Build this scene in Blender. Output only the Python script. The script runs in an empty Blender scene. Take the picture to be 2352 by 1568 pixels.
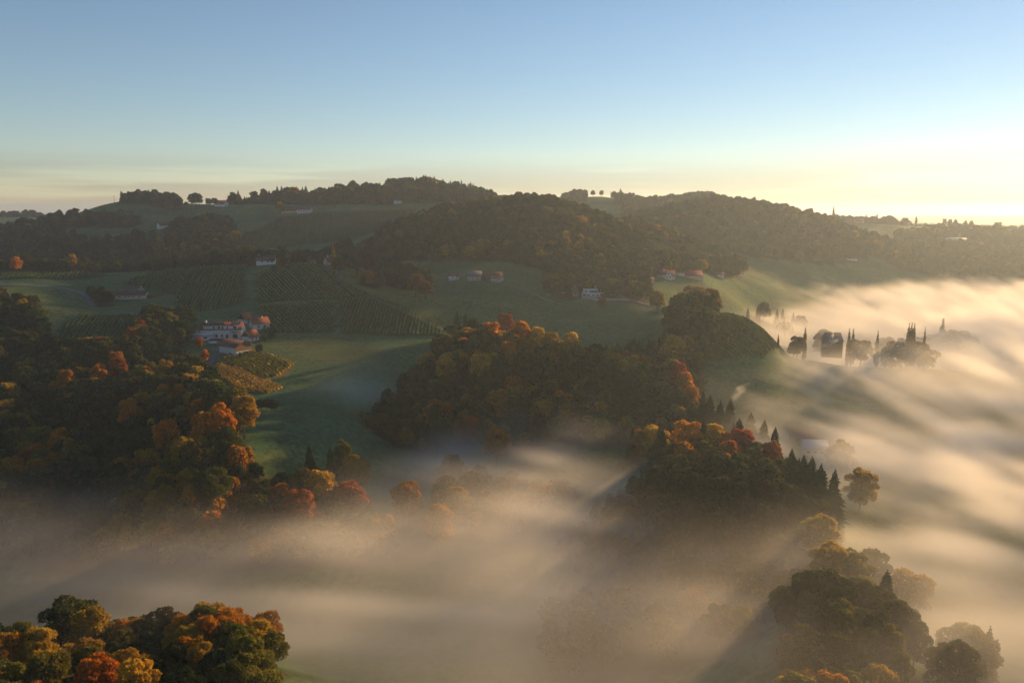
import bpy, bmesh, math, random
import numpy as np
from mathutils import Vector, Matrix

# ------------------------------------------------------------------ camera, sky, sun, exposure
scene = bpy.context.scene
COL = scene.collection
CAM_H, FOC, V0 = 150.0, 1828.0, 488.0            # camera height, focal length and horizon row in a 2352 x 1568 picture
PITCH = math.atan((784 - V0) / FOC)
SUN_AZ, SUN_EL = math.radians(43.5), math.radians(9.5)   # azimuth to the right of +Y

cam_d = bpy.data.cameras.new('camera'); cam = bpy.data.objects.new('camera', cam_d); COL.objects.link(cam)
cam.location = (0, 0, CAM_H); cam.rotation_euler = (math.pi / 2 - PITCH, 0, 0)
cam_d.sensor_width = 36.0; cam_d.lens = 36.0 * FOC / 2352; cam_d.clip_start = 1.0; cam_d.clip_end = 60000
scene.camera = cam

w = bpy.data.worlds.new('World'); scene.world = w; w.use_nodes = True
nt = w.node_tree; nt.nodes.clear()
def N(t, typ, **kw):
    n = t.nodes.new(typ)
    for k, v in kw.items(): setattr(n, k, v)
    return n
def M2(t, op, a, b=None):
    n = t.nodes.new('ShaderNodeMath'); n.operation = op
    for i, q in enumerate((a, b)):
        if q is None: continue
        if isinstance(q, (int, float)): n.inputs[i].default_value = q
        else: t.links.new(q, n.inputs[i])
    return n.outputs[0]
sky = N(nt, 'ShaderNodeTexSky', sky_type='NISHITA', sun_disc=False)
sky.sun_elevation = SUN_EL; sky.sun_rotation = SUN_AZ; sky.altitude = 400; sky.air_density = 1.0; sky.dust_density = 0.012; sky.ozone_density = 2.2
geo = N(nt, 'ShaderNodeTexCoord'); sep = N(nt, 'ShaderNodeSeparateXYZ'); nt.links.new(geo.outputs['Generated'], sep.inputs[0])
# thin stratus sheets low over the horizon, all the way round
mp = N(nt, 'ShaderNodeMapping'); mp.inputs['Scale'].default_value = (2.2, 2.2, 42.0); nt.links.new(geo.outputs['Generated'], mp.inputs[0])
nz = N(nt, 'ShaderNodeTexNoise'); nz.inputs['Scale'].default_value = 1.0; nz.inputs['Detail'].default_value = 4; nt.links.new(mp.outputs[0], nz.inputs[0])
rmp = N(nt, 'ShaderNodeMapRange', interpolation_type='SMOOTHSTEP'); rmp.inputs[1].default_value = 0.42; rmp.inputs[2].default_value = 0.56; nt.links.new(nz.outputs[0], rmp.inputs[0])
up = N(nt, 'ShaderNodeMapRange', interpolation_type='SMOOTHSTEP'); up.inputs[1].default_value = 0.075; up.inputs[2].default_value = 0.030; nt.links.new(sep.outputs[2], up.inputs[0])
cf = M2(nt, 'MULTIPLY', M2(nt, 'MULTIPLY', rmp.outputs[0], up.outputs[0]), 0.75)
cm = N(nt, 'ShaderNodeMixRGB', blend_type='MULTIPLY'); nt.links.new(cf, cm.inputs[0]); nt.links.new(sky.outputs[0], cm.inputs[1]); cm.inputs[2].default_value = (0.66, 0.62, 0.70, 1)
bg = N(nt, 'ShaderNodeBackground'); tn = N(nt, 'ShaderNodeMixRGB', blend_type='MULTIPLY'); tn.inputs[0].default_value = 1; nt.links.new(cm.outputs[0], tn.inputs[1]); tn.inputs[2].default_value = (1.045, .968, .99, 1); nt.links.new(tn.outputs[0], bg.inputs[0]); bg.inputs[1].default_value = 0.084
wo = N(nt, 'ShaderNodeOutputWorld'); nt.links.new(bg.outputs[0], wo.inputs[0])

sd = bpy.data.lights.new('sun', 'SUN'); sd.energy = 5.0; sd.angle = math.radians(1.5); sd.color = (1.0, 0.61, 0.25)
so = bpy.data.objects.new('sun', sd); COL.objects.link(so)
SUN_DIR = Vector((math.sin(SUN_AZ) * math.cos(SUN_EL), math.cos(SUN_AZ) * math.cos(SUN_EL), math.sin(SUN_EL)))
so.rotation_euler = SUN_DIR.to_track_quat('Z', 'Y').to_euler(); so.location = (600, 800, 400)

scene.view_settings.view_transform = 'Standard'; scene.view_settings.look = 'None'
scene.view_settings.exposure = 0.82; scene.view_settings.gamma = 1.0; scene.view_settings.use_curve_mapping = False
cy = scene.cycles
cy.use_adaptive_sampling = True; cy.adaptive_threshold = 0.03; cy.use_denoising = True
cy.max_bounces = 6; cy.diffuse_bounces = 2; cy.glossy_bounces = 1; cy.transmission_bounces = 2; cy.volume_bounces = 4; cy.transparent_max_bounces = 8
cy.volume_step_rate = 3.0; cy.volume_max_steps = 400
cy.sample_clamp_indirect = 4.0
HAZE_DENSITY = 0.00012; FOG_DENSITY = 0.0155

# ------------------------------------------------------------------ numbers: noise and the lie of the land
def hash2(ix, iy, s):
    n = (ix.astype(np.int64) * 374761393 + iy.astype(np.int64) * 668265263 + s * 1442695041) & 0x7fffffff
    n = ((n ^ (n >> 13)) * 1274126177) & 0x7fffffff
    return ((n ^ (n >> 16)) & 0xffff) / 65535.0
def vnoise(x, y, s=0):
    x = np.asarray(x, float); y = np.asarray(y, float)
    ix = np.floor(x); iy = np.floor(y); fx = x - ix; fy = y - iy
    fx = fx * fx * fx * (fx * (fx * 6 - 15) + 10); fy = fy * fy * fy * (fy * (fy * 6 - 15) + 10)
    a = hash2(ix, iy, s); b = hash2(ix + 1, iy, s); c = hash2(ix, iy + 1, s); d = hash2(ix + 1, iy + 1, s)
    return (a * (1 - fx) + b * fx) * (1 - fy) + (c * (1 - fx) + d * fx) * fy
def fbm(x, y, s=0, o=4):
    t = 0; amp = 0.5; tot = 0
    for k in range(o):
        t = t + amp * vnoise(x * 2 ** k + 17.3 * k, y * 2 ** k - 9.1 * k, s + k); tot += amp; amp *= 0.5
    return t / tot
def sstep(a, b, x):
    t = np.clip((x - a) / (b - a), 0, 1); return t * t * (3 - 2 * t)
CP, SP = math.cos(PITCH), math.sin(PITCH)
def ray(u, v):
    tv = (784 - v) / FOC; return np.array([(u - 1176) / FOC, CP + tv * SP, -SP + tv * CP])
def zat(u, v, y, dh=0.0):
    d = ray(u, v); return CAM_H + d[2] / d[1] * y - dh
def project(x, y, z):
    dz = z - CAM_H; fw = y * CP - dz * SP; upc = y * SP + dz * CP
    return 1176 + FOC * x / fw, 784 - FOC * upc / fw
# heights of the ground down each line of sight: (depth, height) or (depth, picture row, height of the trees on it)
COLS = {
 -450: [(100,40),(200,36),(250,16),(300,26),(400,44),(500,66),(620,86),(720,94),(850,96),(1000,110),(1300,135),(1800,150),(2400,120)],
 0: [(100,40),(185,32),(235,10),(265,8),(300,24),(380,32),(480,50),(530,62),(600,690,0),(680,657,0),(730,632,0),(850,82),(950,582,8),(1150,532,8),(1400,500,12),(1900,480,15),(2400,100)],
 250: [(100,38),(190,34),(235,14),(262,6),(295,22),(380,34),(450,46),(540,792,0),(620,712,0),(690,688,0),(780,627,0),(850,84),(960,562,8),(1130,500,5),(1200,472,0),(1400,130),(1900,130),(2400,100)],
 340: [(100,37),(190,35),(232,16),(260,5),(292,21),(360,36),(435,45),(520,54),(690,684,0),(778,624,0),(850,85),(960,108),(1130,512,0),(1195,473,0),(1228,176),(1262,473,0),(1400,130),(1900,130),(2400,100)],
 400: [(100,37),(188,36),(230,18),(258,5),(290,20),(340,36),(420,44),(500,50),(560,60),(620,722,0),(700,668,0),(775,619,0),(850,86),(960,106),(1060,128),(1130,133),(1215,471,0),(1400,130),(1900,130),(2400,100)],
 500: [(100,35),(185,37),(220,20),(255,5),(285,18),(340,45),(400,48),(480,52),(545,803,0),(590,765,0),(620,740,0),(690,672,0),(770,612,0),(850,90),(950,110),(1050,500,15),(1150,136),(1230,472,0),(1400,140),(1900,130),(2400,100)],
 620: [(100,30),(185,33),(215,18),(255,4),(285,16),(330,26),(370,1010,0),(420,945,0),(480,870,0),(545,806,0),(590,772,0),(650,717,0),(710,660,0),(765,608,0),(850,92),(950,104),(1060,535,0),(1140,490,4),(1230,160),(1330,455,16),(1500,150),(1900,130),(2400,100)],
 750: [(100,25),(185,26),(220,12),(260,4),(290,18),(330,20),(370,30),(420,952,0),(480,875,0),(540,815,0),(590,776,0),(650,715,0),(710,652,0),(770,606,0),(830,95),(900,95),(980,575,0),(1060,530,0),(1140,489,0),(1230,160),(1330,440,17),(1500,150),(1900,130),(2400,100)],
 900: [(100,20),(200,13),(260,4),(300,12),(340,13),(400,21),(430,26),(470,36),(540,806,0),(600,772,0),(670,694,0),(720,672,0),(770,640,8),(840,98),(920,122),(980,130),(1060,131),(1130,148),(1250,168),(1350,415,18),(1550,160),(1900,130),(2400,100)],
 1050: [(100,15),(200,6),(260,3),(300,6),(345,14),(400,16),(440,30),(490,48),(530,58),(560,57),(600,775,0),(680,700,0),(740,646,0),(830,602,0),(920,126),(990,465,15),(1080,145),(1200,160),(1350,418,18),(1550,160),(1900,130),(2400,100)],
 1200: [(100,12),(200,4),(260,3),(300,5),(345,13),(390,13),(430,28),(480,50),(520,64),(560,54),(620,50),(690,697,0),(750,642,0),(830,102),(930,135),(1050,438,15),(1200,140),(1400,150),(1550,140),(1900,140),(2400,100)],
 1350: [(100,12),(200,4),(270,8),(320,10),(370,11),(420,26),(470,45),(510,55),(560,47),(600,785,0),(660,734,0),(730,692,0),(790,645,0),(900,116),(1000,478,15),(1150,120),(1400,125),(1700,450,0),(2000,140),(2400,100)],
 1500: [(100,10),(200,7),(260,9),(300,20),(340,28),(380,20),(420,18),(460,36),(520,50),(560,50),(620,745,0),(680,706,0),(760,664,0),(850,622,0),(950,98),(1020,505,15),(1150,115),(1300,135),(1500,460,15),(1700,162),(2000,130),(2400,90)],
 1620: [(100,10),(180,9),(250,14),(300,31),(350,37),(400,31),(440,27),(480,30),(530,50),(565,70),(600,73),(650,56),(760,55),(850,640,0),(960,96),(1020,563,15),(1150,105),(1300,455,15),(1450,150),(1700,437,16),(2000,130),(2400,90)],
 1750: [(100,12),(200,20),(250,12),(300,30),(345,36),(390,20),(440,10),(500,38),(540,56),(570,744,0),(600,56),(650,25),(760,20),(870,40),(950,655,0),(1100,592,5),(1250,505,15),(1320,458,15),(1450,140),(1700,130),(2000,115),(2400,85)],
 1900: [(100,15),(170,26),(220,32),(260,19),(300,22),(330,23),(385,21),(420,8),(450,7),(550,18),(610,36),(650,20),(760,14),(900,18),(1050,48),(1200,85),(1330,492,15),(1450,112),(1700,491,15),(2000,108),(2400,80)],
 2100: [(100,15),(190,27),(230,22),(260,8),(330,5),(450,7),(550,18),(605,32),(650,20),(760,11),(900,11),(1050,24),(1150,50),(1300,78),(1500,105),(1650,518,0),(1900,98),(2400,75)],
 2250: [(100,20),(180,18),(230,9),(330,4),(450,6),(550,14),(605,28),(650,14),(760,9),(950,9),(1100,34),(1300,70),(1500,98),(1650,527,0),(1900,90),(2400,70)],
 2500: [(100,20),(200,8),(330,4),(600,10),(950,8),(1100,28),(1300,64),(1550,102),(1700,104),(1900,90),(2400,70)],
 2900: [(100,15),(200,6),(330,4),(600,8),(950,8),(1150,30),(1400,70),(1600,95),(1900,85),(2400,65)],
}
ctl = []
for u, prof in COLS.items():
    for e in prof:
        y = e[0]; z = e[1] if len(e) == 2 else zat(u, e[1], y, e[2])
        ctl.append(((u - 1176) / FOC * y, y, z))
ctl = np.array(ctl)
def warp(x, y):
    return np.arctan2(x, y) * 1.25, np.log(np.hypot(x, y))
ca, cb = warp(ctl[:, 0], ctl[:, 1]); CC = 0.045
def kern(a, b): return np.sqrt((a[:, None] - ca[None]) ** 2 + (b[:, None] - cb[None]) ** 2 + CC * CC)
A_ = kern(ca, cb) - np.eye(len(ca)) * 0.004
n_ = len(ca); S_ = np.zeros((n_ + 1, n_ + 1)); S_[:n_, :n_] = A_; S_[:n_, n_] = 1; S_[n_, :n_] = 1
W_ = np.linalg.solve(S_, np.append(ctl[:, 2], 0))
def ground_raw(x, y):
    x = x.ravel(); y = y.ravel(); r = np.hypot(x, y); th = np.arctan2(x, y)
    rc = np.clip(r, 100, 2400); tc = np.clip(th, -0.72, 0.86)
    a = tc * 1.25; b = np.log(rc); z = np.empty(len(x))
    for i in range(0, len(x), 20000): z[i:i+20000] = kern(a[i:i+20000], b[i:i+20000]) @ W_[:n_] + W_[n_]
    z = z + (fbm(x / 70, y / 70, 5) - 0.5) * 5 * sstep(140, 400, r) + (fbm(x / 240, y / 240, 9) - 0.5) * 10 * sstep(700, 1300, r)
    far = 20 + 105 * fbm(x / 1500, y / 900, 21, 4) ** 1.2 + 10 * sstep(4000, 9000, r)
    k = sstep(1950, 2900, r)
    return z * (1 - k) + far * k
def axis(a0, a1, fine0, fine1, st, grow=1.09, mx=220):
    v = list(np.arange(fine0, fine1 + 1e-6, st)); d = st
    while v[-1] < a1: d = min(d * grow, mx); v.append(v[-1] + d)
    d = st
    while v[0] > a0: d = min(d * grow, mx); v.insert(0, v[0] - d)
    return np.array(v)
GX = axis(-9000, 10500, -620, 820, 6.0); GY = axis(-700, 14000, 90, 900, 5.0, 1.03)
gx, gy = np.meshgrid(GX, GY); GZ = ground_raw(gx, gy).reshape(gx.shape)
def hz(x, y):
    x = np.atleast_1d(np.asarray(x, float)); y = np.atleast_1d(np.asarray(y, float))
    fx = np.interp(x, GX, np.arange(len(GX))); fy = np.interp(y, GY, np.arange(len(GY)))
    ix = np.clip(fx.astype(int), 0, len(GX) - 2); iy = np.clip(fy.astype(int), 0, len(GY) - 2); fx = fx - ix; fy = fy - iy
    return (GZ[iy, ix] * (1 - fx) + GZ[iy, ix + 1] * fx) * (1 - fy) + (GZ[iy + 1, ix] * (1 - fx) + GZ[iy + 1, ix + 1] * fx) * fy
def h1(x, y): return float(hz(x, y)[0])
TS = np.concatenate([np.arange(90, 1000, 1.0), np.arange(1000, 2600, 3.0)])
def hit(u, v, y0=90, y1=2600):
    d = ray(u, v); ys = TS[(TS >= y0) & (TS <= y1)]; xs = d[0] / d[1] * ys; zs = CAM_H + d[2] / d[1] * ys
    q = np.nonzero(zs < hz(xs, ys))[0]
    i = q[0] if len(q) else int(np.argmin(np.abs(zs - hz(xs, ys))))
    return Vector((xs[i], ys[i], h1(xs[i], ys[i])))
def at(u, y):
    x = (u - 1176) / FOC * y; z = h1(x, y)
    x = (u - 1176) / FOC * (y * CP - (z - CAM_H) * SP); return Vector((x, y, h1(x, y)))
def inpoly(px, py, poly):
    r = np.zeros(px.shape, bool); n = len(poly)
    for i in range(n):
        x0, y0 = poly[i][:2]; x1, y1 = poly[(i + 1) % n][:2]
        if y0 == y1: continue
        c = ((y0 > py) != (y1 > py)) & (px < (x1 - x0) * (py - y0) / (y1 - y0) + x0); r ^= c
    return r
# ------------------------------------------------------------------ materials
def new_mat(name):
    m = bpy.data.materials.new(name); m.use_nodes = True; t = m.node_tree; t.nodes.clear()
    return m, t, N(t, 'ShaderNodeOutputMaterial')
def bsdf(t, rough=0.8, spec=0.2):
    b = N(t, 'ShaderNodeBsdfPrincipled'); b.inputs['Roughness'].default_value = rough; b.inputs['Specular IOR Level'].default_value = spec
    return b
def simple_mat(name, col, rough=0.8, var=0.18, scale=0.8, spec=0.2, metal=0.0):
    m, t, o = new_mat(name); b = bsdf(t, rough, spec); b.inputs['Metallic'].default_value = metal
    tc = N(t, 'ShaderNodeTexCoord'); n = N(t, 'ShaderNodeTexNoise'); n.inputs['Scale'].default_value = scale; n.inputs['Detail'].default_value = 5
    t.links.new(tc.outputs['Object'], n.inputs['Vector'])
    r = N(t, 'ShaderNodeMapRange'); r.inputs[1].default_value = 0.3; r.inputs[2].default_value = 0.7; r.inputs[3].default_value = 1 - var; r.inputs[4].default_value = 1 + var
    t.links.new(n.outputs[0], r.inputs[0])
    x = N(t, 'ShaderNodeVectorMath', operation='SCALE'); x.inputs[0].default_value = col; t.links.new(r.outputs[0], x.inputs['Scale'])
    t.links.new(x.outputs[0], b.inputs['Base Color']); t.links.new(b.outputs[0], o.inputs[0])
    return m
def leaf_mat(name, transl=0.45):
    m, t, o = new_mat(name)
    a = N(t, 'ShaderNodeAttribute', attribute_type='INSTANCER', attribute_name='tint')
    v = N(t, 'ShaderNodeAttribute', attribute_type='GEOMETRY', attribute_name='var')
    r = N(t, 'ShaderNodeMapRange'); r.inputs[3].default_value = 0.55; r.inputs[4].default_value = 1.5; t.links.new(v.outputs['Fac'], r.inputs[0])
    x = N(t, 'ShaderNodeVectorMath', operation='SCALE'); t.links.new(a.outputs['Vector'], x.inputs[0]); t.links.new(r.outputs[0], x.inputs['Scale'])
    d = N(t, 'ShaderNodeBsdfDiffuse'); l = N(t, 'ShaderNodeBsdfTranslucent'); mx = N(t, 'ShaderNodeMixShader'); mx.inputs[0].default_value = transl
    t.links.new(x.outputs[0], d.inputs[0]); t.links.new(x.outputs[0], l.inputs[0])
    t.links.new(d.outputs[0], mx.inputs[1]); t.links.new(l.outputs[0], mx.inputs[2]); t.links.new(mx.outputs[0], o.inputs[0])
    return m
LEAF = leaf_mat('autumn_leaves', 0.55); NEEDLE = leaf_mat('needles', 0.15); VINE = leaf_mat('vine_leaves', 0.45)
BARK = simple_mat('bark', (0.055, 0.042, 0.032), 0.95, 0.3, 3)
WHITE = simple_mat('white_plaster', (0.52, 0.52, 0.51), 0.9, 0.08); CREAM = simple_mat('cream_plaster', (0.50, 0.42, 0.30), 0.9, 0.1)
PINK = simple_mat('pink_plaster', (0.45, 0.27, 0.22), 0.9, 0.1); YELLOW = simple_mat('yellow_green_plaster', (0.42, 0.45, 0.14), 0.9, 0.1)
GREYW = simple_mat('grey_plaster', (0.28, 0.28, 0.28), 0.9, 0.12); OCHRE = simple_mat('ochre_brick', (0.30, 0.15, 0.085), 0.9, 0.15, 2)
STONE = simple_mat('stone_base', (0.26, 0.25, 0.23), 0.95, 0.25, 1.5)
WOOD = simple_mat('dark_timber', (0.055, 0.032, 0.022), 0.85, 0.3, 2); WOOD2 = simple_mat('weathered_timber', (0.19, 0.105, 0.055), 0.85, 0.25, 2)
TILE_O = simple_mat('orange_tile', (0.26, 0.088, 0.046), 0.8, 0.2, 1.5); TILE_R = simple_mat('red_tile', (0.15, 0.045, 0.036), 0.8, 0.2, 1.5)
TILE_B = simple_mat('brown_tile', (0.10, 0.055, 0.045), 0.8, 0.2, 1.5); TILE_G = simple_mat('grey_slate', (0.10, 0.105, 0.115), 0.7, 0.2, 1.5)
METAL = simple_mat('sheet_metal', (0.50, 0.52, 0.56), 0.45, 0.06, 0.5, 0.5); SOLAR = simple_mat('solar_glass', (0.018, 0.024, 0.05), 0.25, 0.2, 3, 0.6)
GLASS = simple_mat('window_glass', (0.015, 0.018, 0.022), 0.2, 0.1, 1, 0.5); FRAME = simple_mat('window_frame', (0.5, 0.5, 0.48), 0.7, 0.05)
ASPH = simple_mat('lane_asphalt', (0.11, 0.115, 0.12), 0.9, 0.12, 0.4); TRACK = simple_mat('dirt_track', (0.15, 0.125, 0.085), 0.95, 0.25, 0.3)
CONC = simple_mat('pale_concrete', (0.36, 0.36, 0.34), 0.9, 0.1, 0.6); POLE = simple_mat('pole_wood', (0.10, 0.085, 0.07), 0.9, 0.2, 2)

# ------------------------------------------------------------------ objects
def tag(o, label=None, cat=None, group=None, kind=None):
    for k, v in (('label', label), ('category', cat), ('group', group), ('kind', kind)):
        if v: o[k] = v
    return o
def mesh_obj(name, verts, faces, mats, parent=None, matidx=None, smooth=False):
    me = bpy.data.meshes.new(name); me.from_pydata([tuple(v) for v in verts], [], faces)
    for m in (mats if isinstance(mats, (list, tuple)) else [mats]): me.materials.append(m)
    if matidx is not None: me.polygons.foreach_set('material_index', matidx)
    if smooth: me.polygons.foreach_set('use_smooth', [True] * len(faces))
    me.update(); o = bpy.data.objects.new(name, me); COL.objects.link(o)
    if parent: o.parent = parent
    return o
def np_mesh(name, v, f, mats, var=None, matidx=None):
    """v (n,3), f (m,4) arrays -> mesh"""
    me = bpy.data.meshes.new(name); me.vertices.add(len(v)); me.vertices.foreach_set('co', np.asarray(v, np.float32).ravel())
    k = f.shape[1]; me.loops.add(f.size); me.loops.foreach_set('vertex_index', f.astype(np.int32).ravel())
    me.polygons.add(len(f)); me.polygons.foreach_set('loop_start', np.arange(0, f.size, k, dtype=np.int32))
    for m in mats: me.materials.append(m)
    if matidx is not None: me.polygons.foreach_set('material_index', np.asarray(matidx, np.int32))
    if var is not None:
        a = me.attributes.new('var', 'FLOAT', 'FACE'); a.data.foreach_set('value', np.asarray(var, np.float32))
    me.update(calc_edges=True); me.validate()
    return me
def empty(name, loc, rz=0.0):
    o = bpy.data.objects.new(name, None); COL.objects.link(o); o.location = loc; o.rotation_euler = (0, 0, rz); o.empty_display_size = 0.5
    return o

# ------------------------------------------------------------------ ground sheet, coloured by what grows on it
def upos(x, y, z): return 1176 + FOC * x / np.maximum(y * CP - (z - CAM_H) * SP, 1.0)
# woods: name, where (words), polygon in (picture column, depth), spacing, share of spruce, palette weights, size range
PAL = {'dark green': (0.022, 0.043, 0.015), 'olive green': (0.062, 0.074, 0.018), 'yellow-green': (0.15, 0.14, 0.024), 'golden': (0.34, 0.215, 0.022), 'orange': (0.38, 0.165, 0.014), 'rust red': (0.29, 0.085, 0.014), 'brown': (0.062, 0.053, 0.019)}
PN = list(PAL)
WOODS = [
 ('left spur', 'on the wooded spur below the farm', [(-420,285),(-100,286),(300,284),(600,285),(800,289),(905,300),(900,326),(800,338),(700,340),(610,336),(545,350),(535,395),(505,440),(470,475),(430,500),(415,540),(440,585),(455,612),(370,612),(330,600),(318,560),(260,528),(60,525),(95,570),(20,590),(-80,600),(-420,620)], 5.9, 0.04, [.33,.36,.09,.06,.04,.01,.11], (.5,.86)),
 ('front left wood', 'in the wood at the lower left', [(-420,120),(470,120),(620,165),(640,190),(560,212),(400,206),(340,196),(300,214),(150,224),(-60,216),(-420,220)], 5.8, 0.02, [.12,.32,.18,.20,.12,.02,.04], (.5,.82)),
 ('central knoll', 'on the lit knoll in the middle', [(830,432),(900,418),(1000,412),(1300,415),(1500,425),(1590,436),(1606,470),(1600,530),(1570,550),(1520,548),(1400,522),(1335,515),(1250,540),(1150,552),(1090,556),(1050,585),(1030,575),(1020,540),(960,500),(900,468)], 6.1, 0.10, [.28,.36,.14,.10,.06,.01,.05], (.5,.88)),
 ('dark spruces', 'in the dark conifer belt right of the knoll', [(1350,520),(1420,500),(1530,500),(1600,520),(1590,560),(1530,555),(1440,545)], 6.5, 0.85, [.7,.2,0,0,0,0,.1], (.7,1.0)),
 ('right knoll', 'on the misty knoll right of the centre', [(1270,318),(1330,288),(1450,262),(1600,252),(1780,252),(1880,272),(1925,300),(1915,322),(1850,342),(1790,366),(1730,392),(1660,410),(1600,400),(1500,370),(1400,352),(1310,338)], 5.9, 0.18, [.36,.36,.12,.05,.02,.02,.07], (.38,.86)),
 ('spruce point', 'along the ridge above the misty knoll', [(1580,405),(1660,395),(1740,400),(1700,430),(1640,455),(1560,450),(1500,420)], 8.5, 0.8, [.6,.3,.05,.05,0,0,0], (.6,.95)),
 ('spruce edge', 'on the right edge of the misty knoll', [(1680,372),(1760,350),(1850,314),(1925,294),(1930,312),(1860,334),(1790,366),(1720,395)], 6.0, 0.9, [.8,.2,0,0,0,0,0], (.45,.85)),
 ('front right wood', 'on the knoll at the lower right', [(1770,165),(1900,150),(2030,165),(2105,205),(2090,232),(2000,258),(1900,262),(1830,255),(1790,215)], 5.8, 0.10, [.18,.38,.24,.14,.04,0,.02], (.5,.85)),
 ('valley trees', 'in the mist of the central valley', [(960,330),(1080,322),(1300,335),(1330,365),(1250,385),(1050,388),(980,370)], 9.5, 0.05, [.2,.34,.1,.12,.1,.04,.1], (.65,.95)),
 ('misty hollow', 'in the misty hollow below the knoll', [(1250,235),(1500,225),(1760,222),(1900,245),(1760,256),(1560,252),(1400,262),(1280,285)], 11, 0.05, [.3,.4,.15,.1,.05,0,0], (.6,.9)),
 ('big clump', 'in the tall clump by the right vineyard', [(1535,520),(1600,515),(1640,560),(1640,600),(1590,608),(1540,600)], 5.6, 0.0, [.16,.40,.14,.06,.10,.04,.10], (.95,1.35)),
 ('hedge', 'beside the lane above the lower vineyard', [(215,640),(250,640),(262,660),(250,690),(210,690)], 9, 0, [.4,.3,0,0,.05,0,.25], (.5,.8)),
 ('left copse', 'in the copse at the left edge', [(-300,500),(60,505),(105,545),(95,575),(20,585),(-300,600)], 7.5, 0.05, [.5,.3,0,0,0,.05,.15], (.8,1.1)),
 ('back belt', 'in the belt behind the vineyard crest', [(-300,765),(120,765),(260,800),(420,800),(570,790),(700,805),(830,800),(960,730),(1000,735),(960,790),(860,850),(840,910),(600,905),(300,900),(100,860),(-300,860)], 8.0, 0.06, [.34,.34,.04,.02,.02,0,.24], (.65,1.0)),
 ('bowl edge', 'beside the meadow bowl', [(820,735),(870,730),(880,760),(830,770)], 8, 0, [.2,.3,0,.1,.2,0,.2], (.6,.8)),
 ('house copse', 'behind the white houses', [(1250,730),(1300,720),(1335,745),(1400,735),(1480,700),(1500,715),(1500,790),(1440,810),(1350,800),(1255,790)], 8, 0.03, [.26,.34,.1,.03,.02,0,.25], (.55,.85)),
 ('wood knoll', 'on the wooded knoll behind the poplars', [(375,890),(540,880),(550,1000),(530,1080),(430,1080),(390,1000)], 8.5, 0.05, [.36,.28,.03,.02,.03,0,.28], (.7,1.0)),
 ('central hill', 'on the big wooded hill in the middle distance', [(835,862),(1000,840),(1120,826),(1260,800),(1480,800),(1560,860),(1700,940),(1720,1030),(1620,1050),(1450,1085),(1380,1080),(1250,1150),(1080,1110),(960,1030),(860,930)], 8.2, 0.10, [.36,.40,.05,.02,.02,.0,.15], (.7,1.0)),
 ('top ridge', 'in the forest on the skyline ridge', [(530,1235),(700,1225),(830,1215),(950,1200),(1150,1260),(1180,1400),(1000,1460),(700,1440),(530,1400)], 8.0, 0.55, [.5,.3,.03,.02,.02,0,.13], (.6,1.3)),
 ('skyline wood', 'in the domed wood on the left skyline', [(272,1195),(415,1195),(410,1260),(285,1260)], 7.5, 0.4, [.7,.2,0,0,0,0,.1], (.7,.95)),
 ('left hill', 'on the blue hillside at the left', [(-100,885),(200,890),(350,930),(360,985),(200,1000),(120,1080),(60,1060),(-100,1100)], 9.5, 0.05, [.45,.3,0,0,.02,0,.23], (.6,.95)),
 ('left hill top', 'high on the blue hillside at the left', [(-200,1130),(80,1120),(200,1090),(300,1080),(330,1130),(180,1150),(60,1250),(-200,1300)], 11, 0.05, [.45,.3,0,0,.02,0,.23], (.6,.9)),
 ('far left', 'on the far hill at the left edge', [(-400,1750),(20,1800),(160,1850),(160,1950),(60,2000),(-400,2000)], 14, 0.3, [.5,.3,0,0,0,0,.2], (.7,1.0)),
 ('right hill', 'on the hazy wooded hill at the right', [(1450,1150),(1560,1120),(1740,1120),(1900,1160),(2030,1230),(2060,1330),(1950,1420),(1700,1420),(1540,1400),(1430,1500),(1440,1300)], 9.0, 0.12, [.36,.42,.04,.01,.01,0,.16], (.7,1.0)),
 ('back ridge', 'on the skyline ridge right of the bare hill', [(1440,1560),(1660,1600),(1660,1760),(1500,1760),(1400,1640)], 9.5, 0.25, [.4,.3,.02,.02,.04,0,.22], (.8,1.1)),
 ('back knob', 'left of the bare green hill', [(1290,1620),(1345,1620),(1345,1700),(1290,1700)], 9, 0.3, [.5,.3,0,0,0,0,.2], (.7,.95)),
 ('right slope', 'on the hazy slope below the right skyline', [(2040,1200),(2200,1180),(2450,1220),(2600,1400),(2450,1560),(2150,1590),(2060,1500)], 11, 0.08, [.36,.42,.04,.01,.01,0,.16], (.6,.95)),
 ('far right ridge', 'along the right skyline', [(1800,1640),(1950,1650),(2060,1660),(2040,1780),(1800,1800)], 10, 0.4, [.5,.3,.02,.02,.02,0,.14], (.6,.95)),
 ('fog bank trees', 'in the fog beyond the vineyard crest', [(1690,700),(1760,690),(1830,690),(1840,720),(1700,740)], 12, 0.45, [.5,.4,0,0,0,0,.1], (.75,1.0)),
]
U_ = upos(gx, gy, GZ)
grass = np.array([0.058, 0.112, 0.045]); dry = np.array([0.125, 0.135, 0.045]); litter = np.array([0.045, 0.032, 0.018])
nz1 = fbm(gx / 60, gy / 60, 31)[..., None]; nz2 = fbm(gx / 14, gy / 14, 37)[..., None]
cov = grass * (0.75 + 0.5 * nz2) * (1 - 0.45 * sstep(.4, .7, nz1)) + dry * 0.45 * sstep(.4, .7, nz1)
FOREST = np.zeros(gx.shape, bool)
for wd in WOODS: FOREST |= inpoly(U_, gy, wd[2])
R_ = np.hypot(gx, gy)
FOREST |= (R_ > 1900) & (fbm(gx / 260, gy / 260, 77) > 0.46) & (GZ > 40)
cov[FOREST] = litter * (0.7 + 0.6 * nz2[FOREST])
GCOV = cov                                            # painted further below (lanes, fields), then built
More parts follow.
